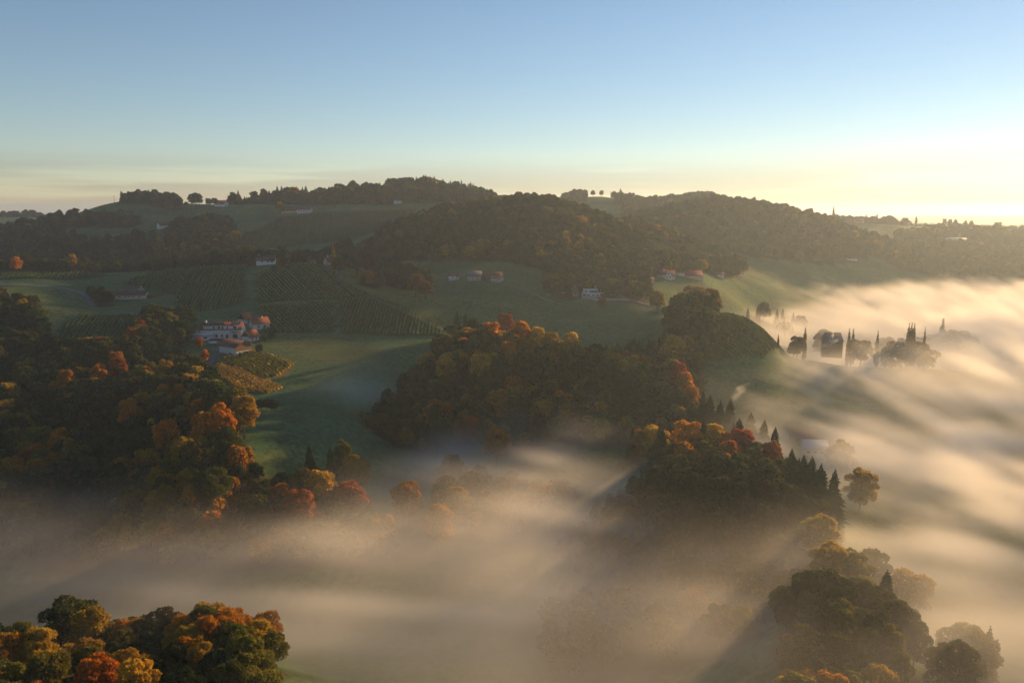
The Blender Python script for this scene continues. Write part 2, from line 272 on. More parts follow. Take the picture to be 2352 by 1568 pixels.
# ------------------------------------------------------------------ vineyards: each row a hedge of leaves on its own line
def pts(lst, y0=90, y1=2600): return [hit(u, v, y0, y1) for u, v in lst]
VINES = [
 ('broad dark green vineyard between the crest house and the brown-roofed house', [(279,650),(396,620),(568,607),(560,695),(482,716),(408,720),(406,681),(345,661)], ((484,675),(464,714)), (0.130,0.150,0.044), 640, 800),
 ('vineyard with slanting rows on the slope below the white crest house', [(590,630),(663,606),(728,608),(753,625),(858,679),(788,687),(590,695)], ((660,630),(715,680)), (0.137,0.146,0.044), 620, 800),
 ('lower slanting-row vineyard just above and right of the farm roofs', [(592,703),(762,692),(770,764),(604,766)], ((640,705),(695,755)), (0.137,0.143,0.042), 570, 720),
 ('vineyard of upright rows at the tip of the slope above the knoll', [(776,690),(858,682),(1008,751),(1032,775),(785,766)], ((915,712),(902,768)), (0.163,0.163,0.044), 560, 720),
 ('shaded vineyard below the pale lane, left of the farm', [(190,722),(330,724),(310,762),(280,792),(120,796),(150,752)], ((270,730),(232,782)), (0.111,0.137,0.044), 480, 680),
 ('high vineyard on the second hill under the long red-roofed houses', [(545,540),(640,500),(800,486),(955,482),(930,515),(820,545),(700,562),(548,576)], ((740,500),(735,555)), (.085,.095,.034), 900, 1180),
 ('yellowing vineyard directly below the timber barn', [(528,812),(582,805),(676,836),(640,866),(597,868),(530,838),(508,832)], ((560,815),(620,855)), (.30,.23,.035), 420, 580),
 ('golden patch of vines, tint brightened as sunlit, at the foot of the yellowing vineyard', [(498,836),(592,868),(655,893),(612,906),(540,895),(486,856)], ((520,846),(590,880)), (.52,.31,.05), 400, 560),  # golden vines, with the sunlight on them put into the tint
 ('sunlit-edged vineyard falling to the mist right of the tall tree clump', [(1632,745),(1652,718),(1740,746),(1836,782),(1822,806),(1760,822),(1690,830),(1636,824)], ((1690,735),(1740,775)), (.130,.120,.030), 480, 640),
 ('narrow vineyard strip along the left edge above the meadow', [(0,622),(180,622),(260,632),(200,642),(0,644)], ((90,622),(70,644)), (.085,.105,.036), 680, 800),
 ('little vineyard strip on the blue hillside below the lone white house', [(205,556),(260,546),(365,534),(372,541),(290,556),(220,566)], ((290,540),(278,558)), (.10,.11,.04), 850, 1120),
]
rnd = np.random.default_rng(7)
VPOLY = []
for label, pix, rowpix, tint, y0, y1 in VINES:
    poly = pts(pix, y0, y1); a, b = pts(rowpix, y0, y1); VPOLY.append(poly)
    d = np.array([b.x - a.x, b.y - a.y]); d /= np.linalg.norm(d); nrm = np.array([-d[1], d[0]])
    P = np.array([[p.x, p.y] for p in poly]); s = P @ nrm; tt = P @ d; c = P.mean(0)
    root = tag(empty('vineyard', (c[0], c[1], h1(*c))), label, 'vineyard', 'vineyards on the slopes')
    far = c[1] > 850; sp = 2.9 if not far else 3.8; seg = 1.6 if c[1] < 600 else (2.2 if not far else 4)
    k = s.min() + 1.0
    while k < s.max() and k - s.min() < 420:
        tl = np.arange(tt.min(), tt.max(), seg); q = nrm * k + tl[:, None] * d
        ins = inpoly(q[:, 0], q[:, 1], [(p.x, p.y) for p in poly]); idx = np.nonzero(ins)[0]
        if len(idx) > 5:
            tl = tl[idx[0]:idx[-1] + 1]; n = len(tl); q = nrm * k + tl[:, None] * d + rnd.normal(0, .12, (n, 2))
            z = hz(q[:, 0], q[:, 1]); hh = 1.75 + rnd.normal(0, .22, n); wv = 0.38 + rnd.normal(0, .08, n)
            gaps = rnd.random(n) < .04; hh[gaps] *= .55
            vs = []
            for off, hf in ((-1, .25), (-1.15, .75), (-.3, 1.0), (.45, .97), (1.1, .7), (.9, .2)):
                vs.append(np.c_[q[:, 0] + nrm[0] * off * wv, q[:, 1] + nrm[1] * off * wv, z + hh * hf + rnd.normal(0, .1, n)])
            v = np.stack(vs, 1).reshape(-1, 3); f = []; i = np.arange(n - 1)[:, None] * 6
            j = np.arange(5)[None]; f = np.stack([i + j, i + j + 1, i + j + 7, i + j + 6], -1).reshape(-1, 4)
            # loose leaf tufts along the row
            m = n * 3; base = q[rnd.integers(0, n, m)] + d * rnd.uniform(-seg, seg, m)[:, None] + nrm * rnd.normal(0, .45, m)[:, None]
            zc = hz(base[:, 0], base[:, 1]) + rnd.uniform(.5, 2.1, m); e1 = rnd.normal(0, .28, (m, 3)); e2 = rnd.normal(0, .28, (m, 3))
            cc = np.c_[base, zc]; lv = np.stack([cc - e1, cc - e2, cc + e1, cc + e2], 1).reshape(-1, 3)
            lf = len(v) + np.arange(m * 4).reshape(m, 4)
            V = np.vstack([v, lv]) - np.array([c[0], c[1], root.location.z]); F = np.vstack([f, lf])
            me = np_mesh('vine_row', V, F, [VINE], rnd.random(len(F)) ** 1.0)
            o = bpy.data.objects.new('vine_row', me); COL.objects.link(o); o.parent = root
            tv = 1 + rnd.normal(0, .1); o['tint'] = [tint[0] * tv * (.78 if tint[0] < .2 else 1), tint[1] * tv * 1.08, tint[2]]
        k += sp * (1 + rnd.normal(0, .03))
    cov[inpoly(gx, gy, [(p.x, p.y) for p in poly])] = np.array([.034, .066, .028]) if tint[0] < .3 else np.array([.22, .14, .03])

# fields and meadow strips of their own colour
def paint(pix, col, y0=90, y1=2600):
    p = pts(pix, y0, y1); m = inpoly(gx, gy, [(q.x, q.y) for q in p]) & ~FOREST; cov[m] = np.array(col) * (0.7 + 0.6 * nz2[m])
for k_ in range(5):                                   # worn and mown patches
    pm = sstep(.5, .62, fbm(gx / (25 + 12 * k_), gy / (14 + 9 * k_), 500 + k_, 3)); pm = np.where(FOREST, 0, pm)[..., None] * .5
    cov[:] = cov * (1 - pm) + cov * pm * np.array([[1.5, 1.25, 1.1], [.65, .75, .8], [1.3, 1.3, 1.0], [.7, .8, .7], [1.35, 1.15, 1.0]][k_])
paint([(775,612),(800,640),(880,690),(960,720),(1060,772),(1030,700),(960,650),(860,615)], (.125,.130,.035), 560, 800)
paint([(560,905),(640,880),(800,950),(830,1010),(560,1040)], (.045,.095,.042), 330, 480)
paint([(620,770),(800,775),(900,800),(830,830),(680,830)], (.085,.110,.035), 450, 620)

# ------------------------------------------------------------------ lanes and tracks laid on the ground
def lane(name, label, pix, width, mat, y0=90, y1=2600, cat='lane'):
    P = [np.array(hit(u, v, y0, y1)[:2]) for u, v in pix]; Q = []
    for i in range(len(P) - 1):                         # Catmull-Rom
        p0 = P[max(i - 1, 0)]; p1 = P[i]; p2 = P[i + 1]; p3 = P[min(i + 2, len(P) - 1)]
        n = max(2, int(np.linalg.norm(p2 - p1) / 3))
        for t in np.arange(n) / n:
            Q.append(0.5 * (2 * p1 + (p2 - p0) * t + (2 * p0 - 5 * p1 + 4 * p2 - p3) * t * t + (3 * p1 - p0 - 3 * p2 + p3) * t ** 3))
    Q.append(P[-1]); Q = np.array(Q); T = np.gradient(Q, axis=0); T /= np.linalg.norm(T, axis=1)[:, None] + 1e-9; Nn = np.c_[-T[:, 1], T[:, 0]]
    offs = np.array([-.62, -.5, -.25, 0, .25, .5, .62]) * width; lift = np.array([-.6, .28, .34, .36, .34, .28, -.6])
    v = np.stack([np.c_[Q + Nn * o_, hz(Q[:, 0] + Nn[:, 0] * o_, Q[:, 1] + Nn[:, 1] * o_) + l_] for o_, l_ in zip(offs, lift)], 1).reshape(-1, 3)
    i = np.arange(len(Q) - 1)[:, None] * 7; j = np.arange(6)[None]; f = np.stack([i + j + 1, i + j, i + j + 7, i + j + 8], -1).reshape(-1, 4)
    o = bpy.data.objects.new(name, np_mesh(name, v, f, [mat])); COL.objects.link(o); o['kind'] = 'structure'; o['label'] = label; return o
lane('lane', 'pale asphalt lane crossing the meadow at the left edge', [(-40,654),(20,655),(70,656),(120,660),(165,667),(190,676),(205,688),(214,704)], 4.5, ASPH, 560, 760)
lane('lane', 'thin pale lane above the shaded lower vineyard', [(248,712),(290,717),(340,721),(400,725),(460,730)], 3.5, ASPH, 560, 720)
lane('lane', 'pale lane running down past the flat-roofed white house', [(1335,632),(1352,642),(1385,662),(1410,676),(1450,690),(1490,702),(1535,716)], 4.5, ASPH, 560, 840)
lane('driveway', 'pale driveway of the flat-roofed white house', [(1366,688),(1395,689),(1425,688),(1446,690)], 5.0, CONC, 600, 800)
lane('farm_track', 'grassy track along the shoulder right of the vineyards', [(765,606),(772,622),(795,650),(830,672),(880,695),(940,722),(1000,750),(1050,770),(1064,776)], 2.6, TRACK, 560, 800)
lane('farm_yard', 'grey yard between the farm buildings', [(488,806),(520,800),(556,786),(566,768)], 9.0, ASPH, 480, 640)
lane('farm_track', 'track curving from the farm yard past the yellowing vineyard', [(560,812),(500,815),(482,840),(475,870),(470,890)], 4.0, ASPH, 400, 640)
lane('farm_track', 'faint track crossing the meadow bowl below the three houses', [(1130,650),(1200,665),(1260,690),(1320,705)], 2.2, TRACK, 560, 820)

# build the ground sheet
ny_, nx_ = gx.shape
gv = np.c_[gx.ravel(), gy.ravel(), GZ.ravel()]; ii = (np.arange(ny_ - 1)[:, None] * nx_ + np.arange(nx_ - 1)[None]).ravel()
gf = np.c_[ii, ii + 1, ii + nx_ + 1, ii + nx_]
m, t, o_ = new_mat('ground'); b = bsdf(t, 0.95, 0.05)
a = N(t, 'ShaderNodeAttribute', attribute_type='GEOMETRY', attribute_name='cover')
tc = N(t, 'ShaderNodeTexCoord'); n1 = N(t, 'ShaderNodeTexNoise'); n1.inputs['Scale'].default_value = 0.35; n1.inputs['Detail'].default_value = 8; n1.inputs['Roughness'].default_value = 0.7
t.links.new(tc.outputs['Object'], n1.inputs['Vector'])
r = N(t, 'ShaderNodeMapRange'); r.inputs[1].default_value = 0.3; r.inputs[2].default_value = 0.7; r.inputs[3].default_value = 0.4; r.inputs[4].default_value = 1.6; t.links.new(n1.outputs[0], r.inputs[0])
x = N(t, 'ShaderNodeVectorMath', operation='SCALE'); t.links.new(a.outputs['Color'], x.inputs[0]); t.links.new(r.outputs[0], x.inputs['Scale'])
bp = N(t, 'ShaderNodeBump'); bp.inputs['Strength'].default_value = 0.5; bp.inputs['Distance'].default_value = 0.5; t.links.new(n1.outputs[0], bp.inputs['Height'])
t.links.new(x.outputs[0], b.inputs['Base Color']); t.links.new(bp.outputs[0], b.inputs['Normal']); t.links.new(b.outputs[0], o_.inputs[0])
gme = np_mesh('ground', gv, gf, [m]); gme.polygons.foreach_set('use_smooth', np.ones(len(gf), bool))
ca_ = gme.attributes.new('cover', 'FLOAT_COLOR', 'POINT'); ca_.data.foreach_set('color', np.c_[cov.reshape(-1, 3), np.ones(nx_ * ny_)].astype(np.float32).ravel())
go = bpy.data.objects.new('ground', gme); COL.objects.link(go); go['kind'] = 'structure'; go['label'] = 'rolling hills of meadow and woodland floor'
# ------------------------------------------------------------------ tree models (leaf-sized faces through the crown, tapered trunk with limbs)
def tube(path, radii, n=6):
    vs, fs = [], []
    for k, (p, r) in enumerate(zip(path, radii)):
        for j in range(n):
            a = 2 * math.pi * j / n; vs.append((p[0] + r * math.cos(a), p[1] + r * math.sin(a), p[2]))
    for k in range(len(path) - 1):
        for j in range(n): fs.append((k * n + j, k * n + (j + 1) % n, (k + 1) * n + (j + 1) % n, (k + 1) * n + j))
    return np.array(vs), np.array(fs)
def join_vf(lst):
    V, F, o = [], [], 0
    for v, f in lst: V.append(v); F.append(f + o); o += len(v)
    return np.vstack(V), np.vstack(F)
def trunk_vf(rg, H, r0, limbs, reach, z0=.30, z1=.62, top=.8):
    L = [tube([(0, 0, -1.5), (0, 0, .4), (rg.normal(0, .15), rg.normal(0, .15), H * .35), (rg.normal(0, .3), rg.normal(0, .3), H * top)], [r0 * 1.35, r0, r0 * .7, r0 * .15])]
    for k in range(limbs):
        a = rg.uniform(0, 6.28); s = H * rg.uniform(z0, z1); e = reach * rg.uniform(.6, 1)
        L.append(tube([(0, 0, s), (math.cos(a) * e * .5, math.sin(a) * e * .5, s + H * .10), (math.cos(a) * e, math.sin(a) * e, s + H * .20)], [r0 * .42, r0 * .28, r0 * .06], 5))
    return join_vf(L)
def cards(P, Nn, size, rg, flat=1.1):
    """a leaf spray at every point: quads lying near the clump's surface, turned and tilted at random"""
    n = len(P); t = Nn * .55 + np.array([0, 0, .45]) + rg.normal(0, flat * .55, (n, 3)); t /= np.linalg.norm(t, axis=1)[:, None] + 1e-9
    q = np.cross(t, rg.normal(0, 1, (n, 3))); q /= np.linalg.norm(q, axis=1)[:, None] + 1e-9; b = np.cross(q, t)
    s = size * rg.uniform(.6, 1.5, n)[:, None]; w_ = s * rg.uniform(.38, .72, n)[:, None]
    v = np.stack([P - t * s, P - b * w_ + q * s * .2, P + t * s, P + b * w_ - q * s * .1], 1).reshape(-1, 3)
    return v, np.arange(n * 4).reshape(n, 4)
def crown_lobes(lobes, count, size, rg, squash=.85, inner=.12):
    """leaf sprays over a set of lobes (centre, radius); keeps those that no other lobe buries"""
    C = np.array([l[0] for l in lobes]); R = np.array([l[1] for l in lobes]); wgt = R ** 2 / (R ** 2).sum()
    li = rg.choice(len(R), int(count * 2.2), p=wgt); d = rg.normal(0, 1, (len(li), 3)); d /= np.linalg.norm(d, axis=1)[:, None]
    d[:, 2] = np.where(d[:, 2] < -.35, -d[:, 2] * .6, d[:, 2]); d /= np.linalg.norm(d, axis=1)[:, None]
    lump = 1 + .16 * np.sin(d[:, 0] * 5 + li * 2.1) * np.sin(d[:, 1] * 5 + li) * np.sin(d[:, 2] * 4 + li * .7)
    rad = R[li] * lump * (1 - inner * rg.random(len(li)) ** 2) * np.where(rg.random(len(li)) < .08, 1.14, 1)
    P = C[li] + d * rad[:, None] * np.array([1, 1, squash])
    dist = np.linalg.norm((P[:, None] - C[None]) / np.array([1, 1, squash]), axis=2) / R[None]; dist[np.arange(len(li)), li] = 9
    keep = np.nonzero(dist.min(1) > .80)[0][:count]
    v, f = cards(P[keep], d[keep], size, rg)
    lv = rg.uniform(.25, .75, len(R))
    return v, f, np.clip(lv[li[keep]] + rg.normal(0, .2, len(keep)), 0, 1)
def broadleaf(seed, count, size):
    rg = np.random.default_rng(seed); H = 17.0; R = 5.6; lobes = [((0, 0, H * .56), R * .62)]
    n = 19 + seed % 4
    for k in range(n):
        a = k * 2.399 + rg.uniform(-.3, .3); t = (k + .5) / n; zz = 1 - 1.85 * t; rr = math.sqrt(max(0, 1 - zz * zz))
        lobes.append(((math.cos(a) * rr * R * .70 * rg.uniform(.7, 1.2), math.sin(a) * rr * R * .70 * rg.uniform(.7, 1.2), H * .55 + zz * H * .32 * rg.uniform(.88, 1.1)), R * rg.uniform(.20, .48)))
    return crown_lobes(lobes, count, size, rg), trunk_vf(rg, H, .36, 6, R * .6)
def poplar(seed, count, size):
    rg = np.random.default_rng(seed); H = 24.0; lobes = []
    for k in range(22):
        t = k / 21; r = 1.75 * (math.sin(math.pi * min(1, .14 + t * .86)) ** .6) * (.55 + .45 * (1 - t))
        jt = .25 if t < .6 else .06; lobes.append(((rg.normal(0, jt), rg.normal(0, jt), H * (.05 + .90 * t)), max(.3, r * rg.uniform(.8, 1.1) * (1 if t < .8 else 1.6 - .75 * t))))
    return crown_lobes(lobes, count, size, rg, 1.5), trunk_vf(rg, H, .32, 4, 1.0, .1, .5, .8)
def spruce(seed, per, size):
    rg = np.random.default_rng(seed); H = 19.0; V, F, o, var = [], [], 0, []
    for k in range(24):
        t = k / 23; z = H * (.07 + .91 * t); R = (4.6 * (1 - t) ** .66 + .12) * rg.uniform(.74, 1.16); nb = max(5, int(per * (1 - t * .6)))
        a0 = rg.uniform(0, 6.28)
        for j in range(nb):
            a = a0 + 6.283 * j / nb + rg.uniform(-.25, .25); r = R * rg.uniform(.7, 1.12); dr = -.30 * r + rg.normal(0, .1)
            ca_2, sa = math.cos(a), math.sin(a); w_ = .20 * r + .22
            tip = np.array([ca_2 * r, sa * r, z + dr]); mid = np.array([ca_2 * r * .55, sa * r * .55, z + dr * .28]); side = np.array([-sa, ca_2, 0]) * w_
            v = np.array([[0, 0, z + .2], mid + side - [0, 0, .25 * w_], tip, mid - side - [0, 0, .25 * w_]]); V.append(v); F.append(np.arange(4) + o); o += 4; var.append(rg.random())
            v = np.array([mid * [.7, .7, 1] + [0, 0, .1], mid + side * .5 - [0, 0, .75], tip * [.85, .85, 1] - [0, 0, .65], mid - side * .4 + [0, 0, .05]]); V.append(v); F.append(np.arange(4) + o); o += 4; var.append(rg.random() * .7)
    return (np.vstack(V), np.array(F), np.array(var)), trunk_vf(rg, H, .26, 0, 0, top=.97)
def bare(seed):
    rg = np.random.default_rng(seed); L = [trunk_vf(rg, 14, .28, 16, 4.5, .28, .75, .95)]
    (v, f, var) = crown_lobes([((0, 0, 9.5), 4.6)], 700, .22, rg, 1.0, .9)
    return (v, f, var), L[0]
def tree_meshes(gen, mat, name):
    (v, f, var), (tv, tf) = gen
    return np_mesh('crown', v, f, [mat], var), np_mesh('trunk', tv, tf, [BARK])
def tree_one(gen, mat, name):
    (v, f, var), (tv, tf) = gen
    return np_mesh(name, np.vstack([v, tv]), np.vstack([f, tf + len(v)]), [mat, BARK], np.r_[var, np.zeros(len(tf))], np.r_[np.zeros(len(f)), np.ones(len(tf))])
HI = [tree_meshes(broadleaf(s, 7500, .34), LEAF, 'b') for s in (1, 2, 3, 4)]
MID = [tree_meshes(broadleaf(s, 2200, .62), LEAF, 'b') for s in (5, 6, 7)]
SPR = [tree_meshes(spruce(s, 15, 1), NEEDLE, 's') for s in (11, 12, 13)]
POP = [tree_meshes(poplar(s, 1900, .42), LEAF, 'p') for s in (21, 22)]
BAR = [tree_meshes(bare(31), LEAF, 'x')]
LOB = [tree_one(broadleaf(s, 950, .95), LEAF, 'woodland_tree') for s in (41, 42, 43)]
LOS = [tree_one(spruce(s, 8, 1), NEEDLE, 'woodland_spruce') for s in (51, 52)]

rt = random.Random(5)
def tree(kind, name, label, cat, loc, sc, tint, group=None, squeeze=1.0, near=True):
    me = {'b': HI if near else MID, 's': SPR, 'p': POP, 'x': BAR}[kind]; c, tr = me[rt.randrange(len(me))]
    root = tag(empty(name, loc, rt.uniform(0, 6.28)), label, cat, group); root.scale = (sc * squeeze, sc * squeeze, sc)
    o = bpy.data.objects.new('trunk', tr); COL.objects.link(o); o.parent = root
    o = bpy.data.objects.new('crown', c); COL.objects.link(o); o.parent = root; j = rt.uniform(.88, 1.12); o['tint'] = [tint[0] * j, tint[1] * rt.uniform(.92, 1.08) * j, tint[2] * j]
    return root

# ------------------------------------------------------------------ the woods: scatter, keep the trees that show largest as things, the rest as one mass
ALL = []                                               # x, y, z, kind, scale, colour index, wood index
rgw = np.random.default_rng(99)
RESERVED = []                                          # hand-placed trees and houses keep the scatter away: (x, y, r)
# ------------------------------------------------------------------ houses
def box_vf(x0, x1, y0, y1, z0, z1):
    v = np.array([(x0,y0,z0),(x1,y0,z0),(x1,y1,z0),(x0,y1,z0),(x0,y0,z1),(x1,y0,z1),(x1,y1,z1),(x0,y1,z1)], float)
    return v, np.array([(0,3,2,1),(4,5,6,7),(0,1,5,4),(1,2,6,5),(2,3,7,6),(3,0,4,7)])
def part(name, vf, mat, parent):
    o = bpy.data.objects.new(name, np_mesh(name, vf[0], vf[1], [mat])); COL.objects.link(o); o.parent = parent; return o
def window(parent, face, W, L, a, z, w_, h, mat=GLASS, name='window'):
    """face 'f' front (-y), 'r' right gable (+x), 'l' left gable (-x), 'b' back"""
    t = .10
    def bx(ww, hh, d0, d1):
        if face == 'f': return box_vf(a - ww / 2, a + ww / 2, -W / 2 - d1, -W / 2 - d0, z - hh / 2, z + hh / 2)
        if face == 'b': return box_vf(a - ww / 2, a + ww / 2, W / 2 + d0, W / 2 + d1, z - hh / 2, z + hh / 2)
        if face == 'r': return box_vf(L / 2 + d0, L / 2 + d1, a - ww / 2, a + ww / 2, z - hh / 2, z + hh / 2)
        return box_vf(-L / 2 - d1, -L / 2 - d0, a - ww / 2, a + ww / 2, z - hh / 2, z + hh / 2)
    o = part(name, bx(w_, h, -.05, .07), mat, parent); part('frame', bx(w_ + .3, h + .3, -.06, .045), FRAME, o); return o
def gable(name, label, cat, loc, rz, L, W, hw, hr, wall, roof, wins=(), base=None, chim=(), hip=0.0, over=.6, timber=None, solar=None, group=None, door=None, sink=3.5):
    root = tag(empty(name, loc, rz), label, cat, group); l, w_ = L / 2, W / 2
    v = np.array([(-l,-w_,-sink),(l,-w_,-sink),(l,w_,-sink),(-l,w_,-sink),(-l,-w_,hw),(l,-w_,hw),(l,w_,hw),(-l,w_,hw),(-l+hip,0,hw+hr),(l-hip,0,hw+hr)], float)
    me = bpy.data.meshes.new('wall'); me.from_pydata([tuple(q) for q in v], [], [(0,1,5,4),(1,2,6,9,5) if not hip else (1,2,6,5),(2,3,7,6),(3,0,4,8,7) if not hip else (3,0,4,7),(4,5,9,8),(6,7,8,9)] + ([(5,6,9),(7,4,8)] if hip else []))
    me.materials.append(wall); o = bpy.data.objects.new('wall', me); COL.objects.link(o); o.parent = root
    if base: part('base', box_vf(-l - .08, l + .08, -w_ - .08, w_ + .08, -sink - .2, base[0]), base[1], root)
    if timber:                                          # boarded upper gable
        for s_ in ((1, -1) if timber[1] == 'both' else ((1,) if timber[1] == 'r' else (-1,))):
            g = timber[2] if len(timber) > 2 else hw; x0 = s_ * (l + .12); tv = np.array([(x0,-w_-.05,g),(x0,w_+.05,g),(x0,w_+.05,hw),(x0,0,hw+hr),(x0,-w_-.05,hw)])
            tv2 = tv.copy(); tv2[:, 0] -= s_ * .2; me = bpy.data.meshes.new('gable_boarding')
            me.from_pydata([tuple(q) for q in np.vstack([tv, tv2])], [], [(0,1,2,3,4),(9,8,7,6,5)] + [(i, (i+1) % 5, 5+(i+1) % 5, 5+i) for i in range(5)]); me.materials.append(timber[0])
            o = bpy.data.objects.new('gable_boarding', me); COL.objects.link(o); o.parent = root
    th = .28; sl = hr / w_; e = over; zb = hw - sl * e
    lo, hi_ = l + e, l + e - (hip * (l + e) / l if hip else 0)
    for s_, nm in ((-1, 'roof'), (1, 'roof')):
        a = np.array([(-lo, s_*(w_+e), zb), (lo, s_*(w_+e), zb), (hi_, 0, hw + hr), (-hi_, 0, hw + hr)]); b2 = a + np.array([0, 0, th])
        R = part(nm, (np.vstack([a + [0,0,.03], b2]), np.array([(3,2,1,0),(4,5,6,7),(0,1,5,4),(1,2,6,5),(2,3,7,6),(3,0,4,7)])), roof, root)
        if s_ == -1:
            for cx, cs, ch in chim:
                c_ = part('chimney', box_vf(cx - cs / 2, cx + cs / 2, -cs / 2 - .5, cs / 2 - .5, hw + hr * .6, hw + hr + ch), WHITE, R)
            if solar:
                for (sx0, sx1, f0, f1, nn) in solar:
                    for k in range(nn):
                        x0 = sx0 + (sx1 - sx0) * k / nn + .06; x1 = sx0 + (sx1 - sx0) * (k + 1) / nn - .06
                        q = [(x0, f0), (x1, f0), (x1, f1), (x0, f1)]; pv = np.array([(x, -(w_ + e) * (1 - f), zb + (hw + hr - zb) * f + th) for x, f in q])
                        part('solar_panel', (np.vstack([pv + [0,0,.04], pv + [0,-.05,.16]]), np.array([(3,2,1,0),(4,5,6,7),(0,1,5,4),(1,2,6,5),(2,3,7,6),(3,0,4,7)])), SOLAR, R)
    if hip:
        for s_ in (-1, 1):
            a = np.array([(s_*lo, -(w_+e), zb), (s_*lo, w_+e, zb), (s_*hi_, 0, hw + hr)]); a3 = np.vstack([a, a + [0,0,th]])
            me = bpy.data.meshes.new('roof_hip'); me.from_pydata([tuple(q) for q in a3], [], [(0,1,2),(5,4,3),(0,3,4,1),(1,4,5,2),(2,5,3,0)]); me.materials.append(roof)
            o = bpy.data.objects.new('roof_hip', me); COL.objects.link(o); o.parent = root
    for wn in wins: window(root, wn[0], W, L, *wn[1:5])
    if door: window(root, door[0], W, L, *door[1:5], mat=WOOD, name='door')
    RESERVED.append((loc[0], loc[1], max(L, W) * .5 + 7))
    return root
def fw(xs, z, w_=1.1, h=1.3, f='f'): return [(f, x, z, w_, h) for x in xs]
R = math.radians
P = lambda u, v, y0=90, y1=2600: hit(u, v, y0, y1)

farm0 = set(bpy.data.objects)
# the farm below the vineyards
fp = P(507, 778, 500, 620)
fm = gable('farmhouse', 'long white two-storey farmhouse with red roof, dormer strip and solar panels', 'farmhouse', fp + Vector((0, 6, .4)), R(3), 23, 9.5, 5.2, 3.4, WHITE, TILE_R,
      fw([-2.5, 0.5], 1.4, 1.2, 1.6) + fw([8.2], 1.3, 2.6, 2.3), solar=[(-10.5, 1.0, .62, .93, 8), (5.0, 10.5, .62, .95, 4)], chim=[(-9.5, 1.0, 1.2)], door=('f', 3.4, 1.2, 1.2, 2.2))
dm = part('dormer', box_vf(-9.8, 9.8, -4.95, -1.2, 4.9, 7.35), WHITE, fm); part('dormer_roof', box_vf(-10.1, 10.1, -5.4, -.8, 7.36, 7.62), TILE_R, dm)
for xx, ww in ((-3.6, 1.0), (-.9, 1.7), (1.2, 1.0), (4.0, .7), (8.2, 1.8)):
    wv_ = part('window', box_vf(xx - ww / 2, xx + ww / 2, -5.04, -4.9, 5.55, 6.85), GLASS, fm); part('frame', box_vf(xx - ww / 2 - .15, xx + ww / 2 + .15, -5.0, -4.9, 5.4, 7.0), FRAME, wv_)
for xx in (6.4, 10.2): part('porch_post', box_vf(xx - .2, xx + .2, -6.6, -6.2, -1, 3.6), WHITE, fm)
part('porch_roof', box_vf(5.9, 10.8, -6.9, -4.8, 3.6, 3.85), TILE_R, fm)
fa = tag(empty('farm_annex', fp + Vector((-11, -3.2, -2.0)), R(3)), 'white flat-roofed annex at the left end of the long farmhouse', 'annex')
part('wall', box_vf(-5.6, 5.2, -3.4, 3.2, -4, 4.6), WHITE, fa); part('roof', box_vf(-6, 5.6, -3.8, 3.6, 4.61, 4.95), METAL, fa)
part('window', box_vf(.8, 3.0, -3.48, -3.35, 2.6, 3.6), GLASS, fa); part('garage_door', box_vf(-2.6, 1.0, -3.48, -3.35, -1.6, 1.2), WOOD, fa); part('fascia', box_vf(-6.05, 5.65, -3.86, -3.7, 4.3, 4.62), TILE_R, fa)
part('chimney', box_vf(-5, -4, 1, 2, 4.9, 6.4), WHITE, fa)
gable('farm_shed', 'low red-roofed shed strip in front of the long farmhouse', 'shed', fp + Vector((4.2, -7.4, -3.2)), R(4), 14.5, 3.2, 2.4, .9, WHITE, TILE_R, fw([-3, 2], 1.2, 1.0, .9), over=.3)
gable('garden_hut', 'tiny white hut between the shed strip and the timber barn', 'hut', fp + Vector((-1.4, -11.6, -4.0)), R(-6), 4.2, 3.2, 2.3, .8, WHITE, METAL, fw([-.9, 1.1], 1.3, .7, .9), over=.25)
bp_ = P(538, 812, 470, 600)
gable('barn', 'broad brown-roofed barn with timber gable and white lower wall', 'barn', bp_ + Vector((0, 3, .2)), R(-32), 13.5, 10.5, 4.2, 2.8, WHITE, TILE_B, [('r', -2.6, .2, 1.6, 1.5), ('r', 1.6, .3, 1.8, 1.4), ('r', 3.6, .2, .9, 1.2)], timber=(WOOD2, 'r', 1.6), over=.9)
c3 = P(573, 783, 480, 640)
gable('cottage', 'small white cottage whose steep orange roof catches the sun', 'cottage', c3 + Vector((0, 3, 0)), R(58), 8, 6.6, 3.0, 3.6, WHITE, TILE_O, [('r', 0, 1.5, 1.0, 1.1), ('f', -1.5, 1.4, 1, 1.1), ('f', 1.8, 1.4, 1, 1.1)], timber=(WOOD, 'l', 3.0))
c2 = P(592, 756, 500, 680)
gable('farm_cottage', 'white house with hipped orange roof uphill of the farm yard', 'house', c2 + Vector((0, 4, .2)), R(38), 11.5, 8.5, 3.6, 3.6, WHITE, TILE_O, [('l', 0, 4.6, 1.1, 1.2), ('l', -2.2, 1.5, 1.1, 1.2), ('f', -2, 1.6, 1.2, 1.3), ('f', 2.4, 1.6, 1.2, 1.3)], chim=[(2, .8, .9)])
c1 = P(561, 742, 520, 700)
gable('chalet', 'small chalet with dark timber gable and white ground floor', 'chalet', c1 + Vector((0, 3, 0)), R(66), 8.5, 7.4, 2.9, 4.6, WHITE, TILE_O, [('l', -1.8, 1.5, 1.2, 1.2), ('l', 1.6, 1.5, 1.2, 1.2), ('f', 0, 1.4, 1, 1.2)], timber=(WOOD, 'l', 2.8))
for o in set(bpy.data.objects) - farm0:
    if o.parent is None: o.scale = ((1.0,) if o.name.startswith('chalet') else (1.12,) if 'cottage' in o.name else (1.26,)) * 3
kp = P(463, 842, 400, 560)
kk = tag(empty('field_kiosk', kp, R(15)), 'little open hut with a pale roof beside the farm track', 'hut')
